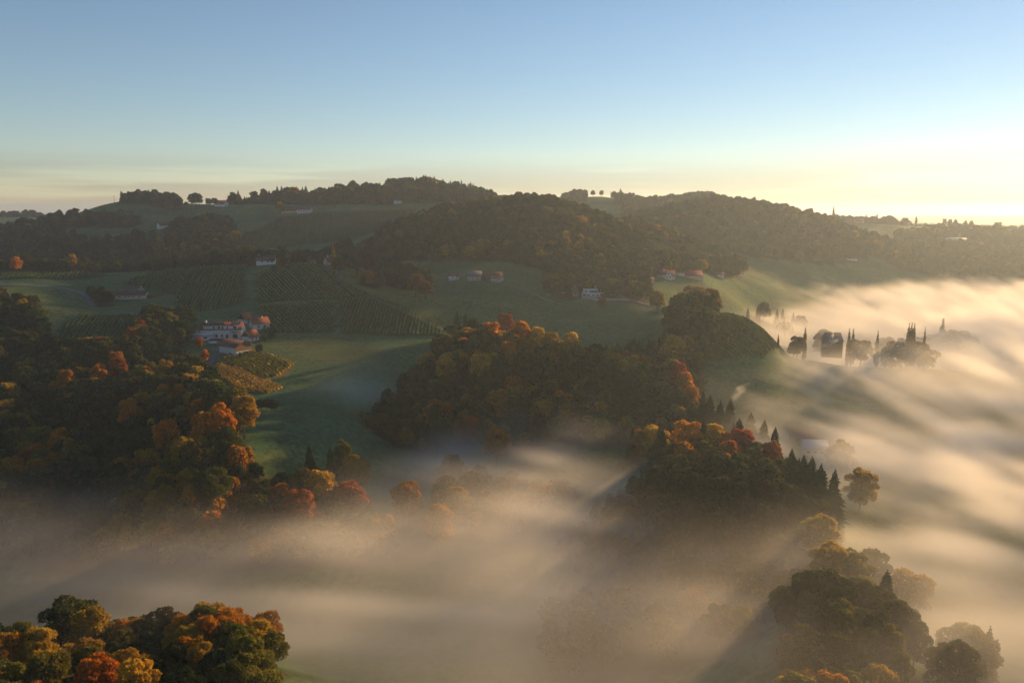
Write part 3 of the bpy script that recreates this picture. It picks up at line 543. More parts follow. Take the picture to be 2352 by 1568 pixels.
part('roof', (np.array([(-1.9,-1.5,2.5),(1.9,-1.5,2.5),(1.9,1.5,2.5),(-1.9,1.5,2.5),(-.9,0,3.2),(.9,0,3.2)]), np.array([(0,1,5,4),(2,3,4,5),(1,2,5,5),(3,0,4,4),(3,2,1,0)])), METAL, kk)
for sx in (-1.5, 1.5):
    for sy in (-1.1, 1.1): part('post', box_vf(sx - .12, sx + .12, sy - .12, sy + .12, -1, 2.5), WOOD2, kk)
part('bench_wall', box_vf(-1.5, 1.5, .9, 1.05, 0, 1.2), WOOD2, kk); RESERVED.append((kp.x, kp.y, 7))
wp = P(612, 818, 440, 600)
ww_ = tag(empty('garden_wall', wp, R(20)), 'pale low wall running right from the timber barn', 'wall'); part('stones', box_vf(-4.5, 4.5, -.25, .25, -1.5, 1.0), STONE, ww_); part('coping', box_vf(-4.6, 4.6, -.33, .33, 1.0, 1.14), CONC, ww_)
# houses along the left slope and the crest
hp = P(302, 687, 600, 760)
gable('ranch_house', 'long house with brown-red roof and a row of solar panels, half hidden left', 'house', hp + Vector((0, 3, .3)), R(-3), 26, 9, 3.4, 3.4, CREAM, TILE_R, fw([-10, -4, -1.4, 2.4, 8.2], 1.9, 1.3, 1.2), solar=[(-1.5, 12, .58, .94, 9)], chim=[(-9, .7, .4)])
gable('gabled_house', 'steep brown-roofed house with yellow-green gable behind the long house', 'house', hp + Vector((-1.5, 13, 2.0)), R(-20), 11, 8.5, 4.2, 5.2, YELLOW, TILE_B, [('r', 0, 6.2, 1.1, 1.6), ('r', -1.8, 3.6, 1.0, 1.3), ('r', 1.8, 3.6, 1.0, 1.3)], timber=None)
gable('lean_shed', 'low brown shed at the right end of the long solar-roofed house', 'shed', hp + Vector((21, 3, .4)), R(-4), 14, 6, 2.0, 1.4, WOOD, TILE_B, [])
hp = P(609, 605, 690, 800)
gable('crest_house', 'long white house with dark roof on the vineyard crest', 'house', hp + Vector((0, 4, 0)), R(6), 17.5, 8.5, 4.3, 4.2, WHITE, TILE_B, fw([-3.2, 2.4, 6.2], 3.1, 1.4, 1.3) + [('l', 0, 5.0, 1, 1.3)], solar=[(-5, 4, .55, .95, 6)], chim=[(-7.5, .6, .6)])
hp = P(754, 604, 690, 830)
gable('pink_house', 'pink steep-gabled house with two white chimneys beside a yellow poplar', 'house', hp + Vector((0, 4, 0)), R(50), 9, 7, 3.6, 4.4, PINK, TILE_R, [('l', 0, 4.6, 1, 1.2), ('l', -1.6, 1.7, 1, 1.2), ('f', 0, 1.7, 1, 1.2)], chim=[(-2, .8, 1.4), (2.4, .8, 1.4)])
hp = P(716, 602, 690, 830)
gable('red_shed', 'small dark red shed on the crest right of the crest house', 'shed', hp + Vector((0, 3, 0)), R(10), 6, 4, 2.2, 1.8, OCHRE, TILE_R, fw([0], 1.2, 1, 1))
hp = P(805, 604, 700, 840)
gable('white_cabin', 'narrow white cabin peeking out among trees right of the pink house', 'cabin', hp + Vector((0, 5, .5)), R(70), 6, 5, 3.4, 2.2, WHITE, TILE_B, [('l', 0, 2, 1, 1)])
# three houses in the meadow bowl
hp = P(1041, 645, 680, 840)
gable('white_cottage', 'white cottage with grey base and dark roof, leftmost in the meadow bowl', 'cottage', hp + Vector((0, 4, .3)), R(8), 9.5, 7.5, 4.4, 3.0, WHITE, TILE_B, fw([-.6, 2.8], 3.2, 1.0, 1.1), base=(1.6, GREYW))
hp = P(1089, 645, 680, 840)
gable('grey_house', 'grey-roofed chalet with timber balcony, middle of the three bowl houses', 'house', hp + Vector((0, 4, .3)), R(6), 12.5, 8.5, 4.8, 3.4, GREYW, TILE_G, fw([-4, -1.4, 1.2, 3.8], 3.8, 1.3, 1.2) + fw([-2, 2.2], 1.3, 1.2, 1.2), over=1.0)
gable('brown_annex', 'brown shed close to the right of the grey-roofed chalet', 'shed', hp + Vector((11.5, 4, 0)), R(6), 8, 6, 2.6, 2.6, WOOD2, TILE_B, fw([1.5], 1.2, 2.2, 1.4))
hp = P(1142, 648, 680, 840)
gable('ochre_house', 'tall ochre house on a pale grey base, rightmost of the bowl houses', 'house', hp + Vector((0, 4, .2)), R(-24), 9, 8, 6.2, 2.6, OCHRE, TILE_B, fw([-2, 1.6], 4.6, 1.1, 1.3) + [('r', 0, 4.6, 1.1, 1.3)], base=(2.7, GREYW))
# modern white house and its neighbour
hp = P(1361, 688, 640, 820)
mh = tag(empty('modern_house', hp + Vector((0, 6, .2)), R(-5)), 'white flat-roofed modern house in stacked blocks by the lane', 'house')
part('basement', box_vf(-9.4, 4.6, -5.2, 4, -4, 2.2), GREYW, mh); lw = part('lower_storey', box_vf(-9.6, 7.6, -5.6, 4, 2.21, 5.6), WHITE, mh); uw = part('upper_storey', box_vf(-8.2, 5.2, -3.6, 3.6, 5.61, 8.6), WHITE, mh)
part('roof', box_vf(-8.5, 5.5, -3.9, 3.9, 8.61, 8.9), METAL, mh); part('balcony', box_vf(7.61, 10.4, -5.4, -2, 5.2, 5.9), WHITE, mh); part('fin_wall', box_vf(7.7, 8.0, -3, -2.7, 5.9, 9.6), WHITE, mh)
part('window', box_vf(-2.6, 4.8, -3.7, -3.5, 6.3, 7.9), GLASS, uw); part('window', box_vf(-6.6, -4.6, -3.7, -3.5, 6.4, 7.8), GLASS, uw)
for x0, x1 in ((-8.4, -5.6), (-4.6, -2.2), (.4, 2.2), (4.2, 5.4)): part('window', box_vf(x0, x1, -5.7, -5.5, 3.1, 4.8), GLASS, lw)
part('flue', box_vf(2.8, 3.4, 1, 1.6, 8.8, 12.2), METAL, mh); RESERVED.append((mh.location.x, mh.location.y, 17))
hp = P(1319, 680, 640, 820)
gable('timber_house', 'tall timber-gabled house with brown roof left of the modern white house', 'house', hp + Vector((0, 5, .2)), R(78), 10, 8.5, 3.6, 5.2, WOOD2, TILE_B, [('l', 0, 6.0, 1.6, 1.8), ('l', -2.2, 2.6, 1.3, 2.0), ('l', 2.2, 2.6, 1.3, 2.0)], base=(1.4, GREYW))
gable('white_garage', 'low white garage at the left foot of the timber-gabled house', 'garage', hp + Vector((-9.5, 1.5, 0)), R(5), 7, 5.5, 2.4, .7, WHITE, METAL, fw([-1.6, 1.4], 1.2, 1.4, 1.6), over=.3)
# hamlet further right under the wooded spur
hp = P(1490, 650, 720, 900)
gable('red_roof_cottage', 'small white cottage with red roof, lowest of the misty hamlet', 'cottage', hp + Vector((0, 3, 0)), R(4), 9.5, 6.5, 2.8, 2.6, WHITE, TILE_R, fw([-2, 2], 1.5, 1.1, 1.1))
hp = P(1532, 640, 740, 930)
ah = gable('arched_house', 'large white house with red roof, cross gable and chimney in the hamlet', 'house', hp + Vector((0, 5, 0)), R(-4), 17, 9, 4.0, 4.0, WHITE, TILE_R, fw([-6.6, -4.4, 5, 7], 2.2, 1.1, 1.3) + [('l', 0, 4.6, 1, 1.2)], chim=[(-2.5, .8, 1.6)])
cg = gable('cross_gable', None, None, hp + Vector((1.2, 1.0, 0)), R(-94), 9, 6.5, 3.8, 3.6, WHITE, TILE_R, [('r', 0, 4.8, 1.4, 1.4), ('r', -1.5, 1.8, 1.1, 1.5), ('r', 1.5, 1.8, 1.1, 1.5)])
mA = Matrix.Translation(ah.location) @ Matrix.Rotation(ah.rotation_euler[2], 4, 'Z'); mB = Matrix.Translation(cg.location) @ Matrix.Rotation(cg.rotation_euler[2], 4, 'Z')
for ch in [o for o in bpy.data.objects if o.parent == cg]: ch.parent = ah; ch.matrix_local = mA.inverted() @ mB
bpy.data.objects.remove(cg)
hp = P(1588, 640, 740, 930)
gable('long_red_house', 'long house with pale left gable and red roof at the hamlet end', 'house', hp + Vector((2, 5, 0)), R(14), 20, 9, 3.4, 4.4, PINK, TILE_R, [('l', 0, 5, 1.1, 1.3), ('l', -2.2, 2, 1.1, 1.3)])
gable('white_wing', 'white wing against the left end of the long red-roofed hamlet house', 'house', hp + Vector((-8.8, 2.5, -.6)), R(6), 9.5, 7, 3.8, 1.2, WHITE, METAL, fw([2.2], 2.2, 1.3, 1.3), base=(.4, GREYW))
hp = P(1652, 636, 780, 960)
gable('far_cottage', 'tiny red-roofed white cottage right of the hamlet, faint in haze', 'cottage', hp + Vector((0, 3, 0)), R(-5), 11, 7, 2.6, 2.6, WHITE, TILE_R, fw([-2.5, 2], 1.4, 1.1, 1.1))
# ridge houses
hp = P(664, 490, 1050, 1200)
gable('ridge_farm', 'left of two long red-roofed houses above the high vineyard', 'house', hp + Vector((0, 6, .5)), R(3), 22, 10, 3.2, 4.6, CREAM, TILE_R, fw([-7, -2, 3, 8], 1.8, 1.3, 1.2))
hp = P(698, 490, 1050, 1200)
gable('ridge_farm', 'right of two long red-roofed houses, white with a row of windows', 'house', hp + Vector((0, 6, .5)), R(-2), 20, 10, 4.6, 4.0, WHITE, TILE_R, fw([-7, -3.5, 0, 3.5, 7], 2.6, 1.6, 1.7))
hp = P(507, 475, 1150, 1260)
gable('skyline_house', 'white house with broad red roof on the skyline beside round trees', 'house', hp + Vector((0, 4, .4)), R(-18), 17, 11, 3.6, 5.0, WHITE, TILE_R, [('r', 0, 5, 1.2, 1.4), ('r', -2, 2, 1.1, 1.3), ('f', -3, 2, 1.3, 1.2), ('f', 3, 2, 1.3, 1.2)])
hp = P(371, 526, 900, 1180)
gable('hillside_house', 'lone white gabled house on the blue hillside above the poplars', 'house', hp + Vector((0, 4, .3)), R(55), 12, 7.5, 4.2, 4.0, WHITE, TILE_B, [('l', 0, 4.5, 1, 1.2), ('l', 0, 1.8, 1, 1.2)])
hp = P(32, 524, 1000, 1400)
gable('hillside_house', 'white house with red roof far off at the left edge', 'house', hp + Vector((0, 4, .3)), R(50), 13, 9, 4.6, 5, WHITE, TILE_R, [('f', 0, 2.2, 1.4, 1.4), ('r', 0, 4.6, 1.2, 1.3)])
hp = P(917, 468, 1100, 1330)
gable('ridge_shed', 'low white shed in the clearing under the ridge forest', 'shed', hp + Vector((-2, 3, .4)), R(0), 12, 6, 2.4, 1.4, WHITE, METAL, fw([0], 1.2, 2, 1))
# right-hand ridge
hp = P(2226, 527, 1450, 1760)
gable('hilltop_winery', 'long low farm with two-step brown roof on the right skyline', 'farm', hp + Vector((-8, 8, .5)), R(-2), 44, 14, 5, 6.5, CREAM, TILE_B, fw([-16, -8, 0, 8, 16], 2.4, 1.6, 1.6))
gable('hilltop_wing', 'lower wing at the right end of the two-step roofed farm', 'farm', hp + Vector((32, 8, 0)), R(-4), 30, 12, 4, 5, CREAM, TILE_B, fw([-9, -2, 6], 2.2, 1.5, 1.5))
hp = P(2292, 528, 1450, 1760)
gable('hilltop_farm', 'barn-like house with red-brown roof near the right skyline end', 'farm', hp + Vector((0, 8, .5)), R(8), 26, 13, 5, 5.5, PINK, TILE_R, fw([-7, 0, 7], 2.4, 1.5, 1.5))
hp = P(2326, 530, 1450, 1760)
gable('hilltop_farm', 'square-ended house, last building on the right skyline', 'farm', hp + Vector((0, 8, .5)), R(-8), 22, 11, 5.5, 4, PINK, TILE_B, fw([-5, 4], 2.6, 1.5, 1.5))
hp = P(1975, 513, 1300, 1760)
gable('shoulder_house', 'small boxy house on the right skyline beyond the wooded hill', 'house', hp + Vector((0, 6, .5)), R(4), 18, 10, 4.5, 3.5, PINK, TILE_B, fw([-4, 3], 2.2, 1.5, 1.4))
hp = P(2085, 519, 1450, 1760)
gable('knoll_house', 'half-hidden house among round trees on the right skyline', 'house', hp + Vector((0, 8, .3)), R(20), 13, 9, 4, 4, CREAM, TILE_B, fw([0], 2.2, 1.5, 1.4))
hp = P(2140, 525, 1450, 1760)
gable('knoll_shed', 'low shed with a tree on its left, right of the lone skyline poplar', 'shed', hp + Vector((0, 8, .3)), R(5), 15, 8, 3, 3, CREAM, TILE_B, fw([-2, 3], 1.6, 1.4, 1.2))
hp = P(2196, 556, 1300, 1600)
gable('slope_hall', 'long pale hall on the hazy slope below the right skyline', 'hall', hp + Vector((0, 5, 0)), R(-4), 38, 10, 5, 2.2, WHITE, METAL, fw([-12, -4, 4, 12], 2.4, 2.4, 1.6))
hp = P(1958, 600, 1100, 1400)
gable('slope_house', 'faint white house in the haze of the lower right hill', 'house', hp + Vector((0, 5, 0)), R(8), 15, 8, 3.4, 3, WHITE, TILE_B, fw([-3, 3], 1.8, 1.3, 1.3))
# houses in the fog
hp = at(1908, 622)
gable('fog_house', 'dark-roofed house standing out of the fog with smoke before it', 'house', Vector((hp.x, hp.y, zat(1908, 793, 622))), R(-16), 15, 10, 4.6, 5.6, WOOD2, TILE_G, [('f', -3, 2.4, 1.3, 1.4), ('f', 3, 2.4, 1.3, 1.4), ('l', 0, 5, 1.1, 1.3)], chim=[(-6.4, .8, .6)], hip=2.0, sink=9)
hp = hit(1868, 1040, 330, 470); z0 = hp.z
gable('barn_hall', 'shed with a pale lilac metal roof half hidden behind the spruces', 'shed', Vector((hp.x, hp.y, z0)), R(-9), 14, 11, 4.2, 3.4, WHITE, METAL, fw([-4, 0, 4], 1.6, 1.6, 1.2), sink=4)
hp2 = hit(1850, 1022, 330, 490)
gable('misty_barn', 'long brown-roofed barn fading into fog behind the lilac shed', 'barn', Vector((hp2.x, hp2.y + 8, hp2.z)), R(-7), 15, 10, 4, 4.2, WOOD2, TILE_R, fw([-4, 4], 2, 1.4, 1.4), sink=5)
hp = at(1652, 420)
gable('misty_cottage', 'bluish cottage between spruces at the foot of the rising smoke', 'cottage', Vector((hp.x, hp.y, hp.z)), R(-20), 9, 7, 4, 4, GREYW, TILE_G, [('f', 0, 2, 1.2, 1.2)], chim=[(2, .8, 1)], sink=4)


# slender poles: power poles on the skylines, a leaning mast in the meadow
def pole(label, u, v, h, y0, y1, arm=True, lean=0.0, mat=POLE, r=.16):
    p = P(u, v, y0, y1); root = tag(empty('power_pole' if arm else 'mast', p, rt.uniform(-.4, .4)), label, 'pole'); root.rotation_euler[1] = lean
    part('shaft', tube([(0, 0, -1), (0, 0, h)], [r, r * .7], 8), mat, root)
    if arm:
        part('crossarm', box_vf(-1.1, 1.1, -.09, .09, h - 1.0, h - .8), mat, root)
        for x_ in (-1, 0, 1): part('insulator', tube([(x_, 0, h - .8), (x_, 0, h - .45)], [.08, .05], 6), WHITE, root)
pole('power pole on the left skyline beside the dark wood', 263, 470, 13, 1100, 1300, r=.3)
pole('tall pole on the bare green hill left of its lone tree', 1402, 452, 14, 1600, 1800, r=.35)
pole('short pole right of the lone tree on the bare hill', 1440, 455, 9, 1600, 1800, r=.35)
pole('pale leaning mast above the fog edge on the right', 1977, 655, 14, 900, 1250, False, -.6, METAL, .4)
pole('thin pole standing in the fog between the poplars', 2070, 792, 12, 560, 640, r=.16)
# ------------------------------------------------------------------ trees that stand out one by one: kind, column, row of the top, depth, colour, label
C = PAL; HT = {'b': 16.6, 's': 19.0, 'p': 24.0, 'x': 14.0}; TREES = []; LAND = []
NAME = {'b': 'broadleaf_tree', 's': 'spruce_tree', 'p': 'poplar_tree', 'x': 'bare_tree'}; TCAT = {'b': 'tree', 's': 'spruce', 'p': 'poplar', 'x': 'tree'}
def ht(kind, u, vtop, y, colour, label, short=None, sq=1.0, group=None, low=0.0):
    lim = {'b': 22, 's': 24, 'p': 38, 'x': 17}[kind]
    for k_ in range(40):                                # a tree of a likely height: slide it along its line of sight until the ground meets it
        p = at(u, y); zt = zat(u, vtop, y); zb = p.z
        if zt - zb > lim and y < 1200: y += 3
        elif zt - zb < 6.5 and y > 150 and k_ < 20: y -= 2
        else: break
    sc = max(.25, min(1.75, (zt - zb + low) / HT[kind])); tint = C[colour] if isinstance(colour, str) else colour
    tree(kind, NAME[kind], label, TCAT[kind], (p.x, p.y, zt - sc * HT[kind]), sc, tint, group, sq, y < 470)
    RESERVED.append((p.x, p.y, 3.2 * sc * sq if kind != 'p' else 2.0))
    if short: LAND.append((p.x, p.y, short))
deep_or = (0.52, .205, .014); gold = (.48, .30, .025)
# left spur
ht('b', 512, 922, 345, deep_or, 'tall orange-brown tree at the right edge of the left spur', 'the tall orange tree', .85)
ht('b', 474, 944, 336, deep_or, 'glowing orange tree in front of the tall orange-brown one', 'the glowing orange tree', .9)
ht('b', 545, 885, 362, 'yellow-green', 'big yellow-green tree bordering the dark meadow', 'the big yellow-green tree', 1.1)
ht('b', 500, 872, 372, 'olive green', 'olive tree between the farm track and the big yellow-green tree', 'the olive edge tree')
ht('b', 562, 905, 356, 'golden', 'golden-tipped tree lowest along the meadow edge', None, .9)
ht('b', 275, 820, 462, 'rust red', 'rust-red tree high on the left spur', 'the rust-red tree', .9)
ht('b', 272, 806, 476, 'orange', 'small orange crown just behind the rust-red tree', None, .8)
ht('b', 232, 832, 452, 'orange', 'orange tree left of the rust-red tree on the spur', 'the left orange tree', .8)
ht('b', 158, 846, 440, 'orange', 'isolated orange crown in the dark upper left wood', 'the isolated orange crown', .9)
ht('b', 185, 868, 425, 'olive green', 'broad olive crown below the isolated orange crown', None, 1.1)
ht('b', 322, 836, 446, 'yellow-green', 'yellow-green slim tree in the middle of the upper spur', None, .75)
ht('b', 383, 824, 452, 'golden', 'golden-green tree near the round green bush on the spur', None, .8)
ht('b', 402, 858, 428, 'olive green', 'large olive tree with rusty flecks below the kiosk', 'the large olive tree', 1.05)
ht('b', 415, 880, 410, 'orange', 'orange-flecked tree under the large olive tree', None, .7)
ht('b', 300, 912, 398, deep_or, 'lone bright orange treetop amid dark green crowns', 'the lone bright orange treetop', .8)
ht('b', 386, 962, 352, deep_or, 'orange cap above the brown crowns left of the glowing tree', None, .8)
ht('b', 430, 1000, 330, 'golden', 'golden crown just below the glowing orange tree', None, .9)
ht('b', 450, 1010, 322, 'brown', 'brown crown at the foot of the glowing orange tree', None, .9)
ht('b', 430, 842, 470, 'dark green', 'round clipped-looking dark green tree beside the kiosk', 'the round green tree', 1.2)
ht('b', 458, 774, 545, (.34, .055, .016), 'bright red tree at the corner of the farm annex', 'the red farm tree', .95)
ht('b', 471, 803, 515, deep_or, 'bright orange tree on the track below the farm', 'the orange track tree', .85)
ht('b', 545, 738, 615, 'golden', 'small golden tree behind the long farmhouse', None, .9)
ht('b', 530, 736, 612, 'brown', 'pale brown shrub-like tree left of the small golden tree', None, .9)
ht('b', 488, 1070, 297, 'olive green', 'big rounded green tree at the misty lower edge of the spur', 'the big rounded green tree', 1.15)
ht('b', 595, 1130, 280, 'olive green', 'dull olive tree sunk in mist below the spur', None)
ht('b', 740, 1078, 300, gold, 'golden tree near the tip of the left spur', 'the golden spur-tip tree')
ht('b', 800, 1104, 291, 'rust red', 'rust-red tree at the tip of the left spur', 'the rust spur-tip tree', 1.1)
ht('b', 815, 1040, 312, 'golden', 'brownish golden tree at the right end of the spur', 'the brownish golden tree', 1.05)
ht('b', 690, 1120, 286, 'rust red', 'dull red tree low in the mist under the spur', None, 1.1)
ht('b', 936, 1105, 303, 'orange', 'single orange tree emerging from the central mist', 'the single orange mist tree')
ht('b', 1010, 1155, 285, 'orange', 'faint orange crown nearly drowned in the central mist', None)
ht('s', 715, 1012, 328, 'dark green', 'left of two dark spruces on the back of the left spur', 'the two spur spruces', 1.05)
ht('s', 762, 1024, 326, 'dark green', 'right of two dark spruces on the back of the left spur', None, 1.1)
ht('b', 790, 1010, 342, 'yellow-green', 'pale round tree behind the right spur spruce', None, .7)
ht('b', 622, 762, 585, 'dark green', 'dark bush right of the hipped farm house', None, 1.2); ht('b', 608, 768, 578, 'olive green', 'olive garden bush in front of the hipped farm house', None, 1.2)
ht('b', 548, 792, 560, 'golden', 'slim yellowing shrub at the barn gable', None, .7); ht('b', 596, 790, 560, 'dark green', 'dark bush below the sunlit cottage', None, 1.2)
# foreground, lower left
ht('b', 232, 1502, 163, (.40, .115, .014), 'bright orange crown at the bottom edge, lower left wood', 'the bright bottom crown')
ht('b', 325, 1510, 160, gold, 'golden orange crown right of the bright bottom crown', 'the golden bottom crown', .9)
ht('b', 432, 1462, 178, 'orange', 'tall orange-brown crown with two humps, lower left wood', 'the two-humped crown', .95)
ht('b', 515, 1402, 192, 'orange', 'large domed orange-olive tree on the right of the lower left wood', 'the large domed tree', 1.25)
ht('b', 588, 1425, 190, 'golden', 'golden flank tree at the right end of the lower left wood', None, 1.2)
ht('b', 610, 1408, 203, 'orange', 'veiled orange tree behind the golden flank tree', None)
ht('b', 165, 1372, 205, 'olive green', 'highest olive crown at the back of the lower left wood', 'the highest back crown', 1.1)
ht('b', 215, 1392, 200, 'golden', 'dim golden crown beside the highest olive one', None, 1.1)
ht('b', 300, 1420, 196, 'orange', 'dim orange crown at the misty right back of the lower left wood', None, 1.0)
ht('b', 95, 1438, 184, 'golden', 'jagged golden tree near the left edge of the lower wood', 'the jagged golden tree', 1.0)
ht('b', 18, 1458, 180, 'orange', 'orange tree touching the left picture edge', None, 1.0)
ht('b', 120, 1500, 165, 'yellow-green', 'green-yellow crown between jagged gold and bright orange', None)
ht('b', 30, 1520, 160, 'yellow-green', 'green crown in the bottom left corner', None)
# central knoll
kn = [(1160,719,528,(.30,.06,.014),'rust-red crown topping the central knoll'),(1128,738,518,deep_or,'orange crown left of the knoll top'),(1196,736,515,deep_or,'orange crown right of the knoll top'),
 (1235,752,508,gold,'golden crown on the right shoulder of the knoll'),(1268,762,506,'golden','second golden crown on the right shoulder of the knoll'),(1312,764,505,gold,'golden end crown where the knoll meets dark conifers'),
 (1172,782,494,deep_or,'orange crown in the middle of the lit knoll face'),(1212,778,498,'orange','smaller orange crown right of the middle of the knoll face'),(1105,752,512,'yellow-green','yellow-green crown on the left shoulder of the knoll'),
 (1024,814,478,gold,'golden crown alone on the left flank of the knoll'),(1110,810,474,gold,'golden crest crown halfway down the knoll'),(1085,780,500,'olive green','olive crown below the left shoulder of the knoll'),
 (1140,835,462,'olive green','broad olive crown in the shaded middle of the knoll')]
for u, v, y, c_, lb in kn: ht('b', u, v, y, c_, lb, 'the ' + lb.split(' crown')[0] + ' crown' if 'left of' not in lb and 'right of' not in lb else None)
ht('s', 1050, 712, 590, 'dark green', 'left of the dark conifers at the vineyard tip', None, 1.3); ht('s', 1070, 716, 592, 'dark green', 'right of the dark conifers at the vineyard tip', None, 1.3)
ht('b', 1088, 732, 588, 'dark green', 'dark bush right of the conifers at the vineyard tip', None)
# tall clump and its slope
ht('b', 1592, 656, 585, (.20,.085,.02), 'tallest rusty tree of the big clump by the right vineyard', 'the rusty clump tree', 1.15, None, 4.0)
ht('b', 1628, 664, 588, (.17,.08,.02), 'rust-rimmed tree on the right of the big clump', None, 1.15, None, 4.0)
ht('b', 1556, 686, 572, 'olive green', 'olive tree on the left of the big clump', 'the olive clump tree', 1.15, None, 4.0)
ht('b', 1590, 702, 560, 'yellow-green', 'yellow-green tree at the front of the big clump', None, 1.15, None, 4.0)
ht('b', 1612, 715, 563, 'orange', 'orange-edged tree low on the right of the big clump', None, .8)
ht('b', 1570, 735, 548, 'dark green', 'grey-green rounded tree under the big clump', None, .9)
ht('b', 1580, 766, 520, 'golden', 'golden tree below the big clump, above the mist', 'the golden tree below the clump', .9)
ht('b', 1553, 832, 474, (.34,.04,.02), 'crimson tree above the misty valley, right of the knoll', 'the crimson tree', 1.0)
ht('b', 1536, 822, 480, 'yellow-green', 'yellow-green tree left of the crimson tree', None, .8)
ht('b', 1572, 852, 462, deep_or, 'orange tree directly below the crimson tree', None, .8)
ht('b', 1588, 882, 448, 'orange', 'slim orange larch-like tree left of the rising smoke', None, .6)
ht('p', 1672, 770, 540, gold, 'lone golden poplar at the foot of the right vineyard', 'the lone golden poplar', 1.1)
ht('b', 1630, 800, 530, 'golden', 'small golden tree left of the lone golden poplar', None, .8); ht('b', 1648, 806, 530, 'yellow-green', 'small yellow-green tree beside the lone golden poplar', None, .8)
# right knoll
ht('b', 1580, 966, 372, deep_or, 'wide orange crown in the middle of the misty knoll crest', 'the wide orange crest crown', 1.15)
ht('b', 1498, 976, 362, gold, 'golden orange crown on the left crest of the misty knoll', 'the golden crest crown', 1.15)
ht('b', 1470, 984, 358, 'orange', 'orange crown at the left end of the misty knoll crest', None, 1.0)
ht('b', 1640, 968, 372, gold, 'small golden crown between spruces on the knoll crest', None, .8)
ht('b', 1702, 982, 360, (.30,.06,.03), 'pinkish red tree near the spruces of the misty knoll', 'the pinkish red tree', 1.1)
ht('b', 1712, 1046, 332, 'yellow-green', 'lime-yellow crown amid dark trees of the misty knoll', 'the lime crown', 1.1)
ht('b', 1655, 1040, 335, 'rust red', 'dull maroon crown left of the lime crown', None, .9)
ht('b', 1770, 1010, 345, 'rust red', 'dark red crown behind the lime crown', None, .7)
spk = [(1752,962,362,'tall spruce at the top right of the misty knoll'),(1776,978,356,'spruce right of the tall knoll spruce'),(1612,895,425,'tallest spruce of the group above the misty knoll'),(1628,905,428,'spruce tucked right behind the tallest misty spruce'),
 (1652,918,418,'small spruce near the foot of the rising smoke'),(1675,914,420,'slim spruce right of the foot of the smoke'),(1722,945,378,'spruce behind the pinkish red tree'),(1695,958,376,'dark spruce above the pinkish red tree'),
 (1452,978,366,'small spruce at the left end of the misty knoll crest'),(1515,972,372,'small spruce between the golden and the wide orange crowns'),(1612,960,374,'dark spruce right of the wide orange crown'),
 (1815,1028,338,'spruce in front of the lilac-roofed shed'),(1842,1042,333,'spruce right of the one before the lilac shed'),(1880,1062,322,'second-last spruce down the right edge of the knoll'),(1912,1075,314,'last spruce at the right tip of the misty knoll'),(1860,1045,328,'spruce hiding the lower right of the lilac shed')]
for u, v, y, lb in spk: ht('s', u, v, y, 'dark green', lb, None, rt.uniform(1.1, 1.5))
# lower right
ht('b', 1905, 1248, 252, 'golden', 'golden crown on top of the lower right knoll', 'the golden top crown', 1.15); ht('b', 1950, 1256, 252, 'yellow-green', 'yellow-green crown next to the golden one, lower right knoll', None, 1.0)
ht('b', 2005, 1256, 250, 'olive green', 'olive tree with a pointed top, lower right knoll', 'the pointed olive tree', .8)
ht('s', 2030, 1306, 232, 'dark green', 'dark spruce on the lower right knoll', 'the dark lower right spruce', 1.25)
ht('b', 2080, 1308, 232, 'golden', 'brown-gold tree at the right edge of the lower right knoll', None, 1.05)
ht('b', 2060, 1380, 212, 'olive green', 'broad olive crown low on the right knoll flank', None, 1.2)
ht('b', 1880, 1178, 270, 'golden', 'pale gold crown half lost in fog above the lower right knoll', None, 1.0)
ht('b', 2218, 1428, 196, (.15,.125,.025), 'rounded yellow-green tree alone in fog at the lower right', 'the lone fog tree', 1.1)
ht('s', 2262, 1434, 195, 'dark green', 'slim spruce beside the rounded tree at the lower right', None, .85)
ht('b', 2190, 1470, 196, 'olive green', 'dim bush left of the rounded lone fog tree', None, 1.0)
ht('b', 1975, 1075, 310, 'golden', 'ghostly golden tree in the fog right of the knoll tip', None); ht('b', 1930, 1010, 395, 'golden', 'pale golden tree in fog right of the lilac shed', None)
# valley
ht('b', 1040, 1040, 345, (.13,.12,.05), 'pale green single tree in the central mist', 'the pale valley tree', .9)
ht('b', 1072, 952, 395, 'rust red', 'rusty crown at the back of the misty valley', None, 1.1); ht('b', 1140, 980, 372, 'orange', 'muted orange crown in the misty valley', None, 1.0)
ht('b', 1015, 955, 398, 'olive green', 'grey-green crown on the far side of the misty hollow', None, .9)
ht('b', 1000, 625+300, 415, 'olive green', 'small yellowish crown low on the left flank of the knoll', None, .6)
# poplars and lone trees of the middle distance
for u, v, sq, lb in ((366, 532, .9, 'tallest left poplar of the group behind the dark vineyard'), (374, 532, .9, 'tallest right poplar of the group behind the dark vineyard'), (358, 556, .9, 'shorter poplar at the left of the dark poplar group'), (394, 566, .9, 'short poplar set apart right of the dark poplar group')):
    ht('p', u, v, 795, (.085,.075,.022), lb, None, sq, 'poplars behind the vineyard')
ht('p', 767, 558, 745, (.22,.145,.03), 'yellow poplar in front of the pink house', None, 1.15)
ht('b', 778, 590, 742, 'brown', 'brown bushy tree right of the yellow poplar', None)
ht('p', 462, 684, 640, (.06,.06,.024), 'solitary dark poplar above the farm roofs', None, .9)
ht('b', 38, 590, 745, deep_or, 'orange tree alone at the left edge above the vineyard strip', None); ht('b', 166, 582, 790, 'golden', 'small yellow tree in the dark belt at the left', None, .7)
ht('b', 645, 590, 750, (.16,.07,.02), 'brown-orange tree against the right end of the crest house', None); ht('b', 630, 610, 742, 'dark green', 'dark bush below the right end of the crest house', None)
ht('b', 838, 585, 765, 'brown', 'large brown tree beyond the shoulder track', None, 1.1); ht('b', 855, 592, 760, 'brown', 'brown tree right of the large brown one by the shoulder', None, 1.1)
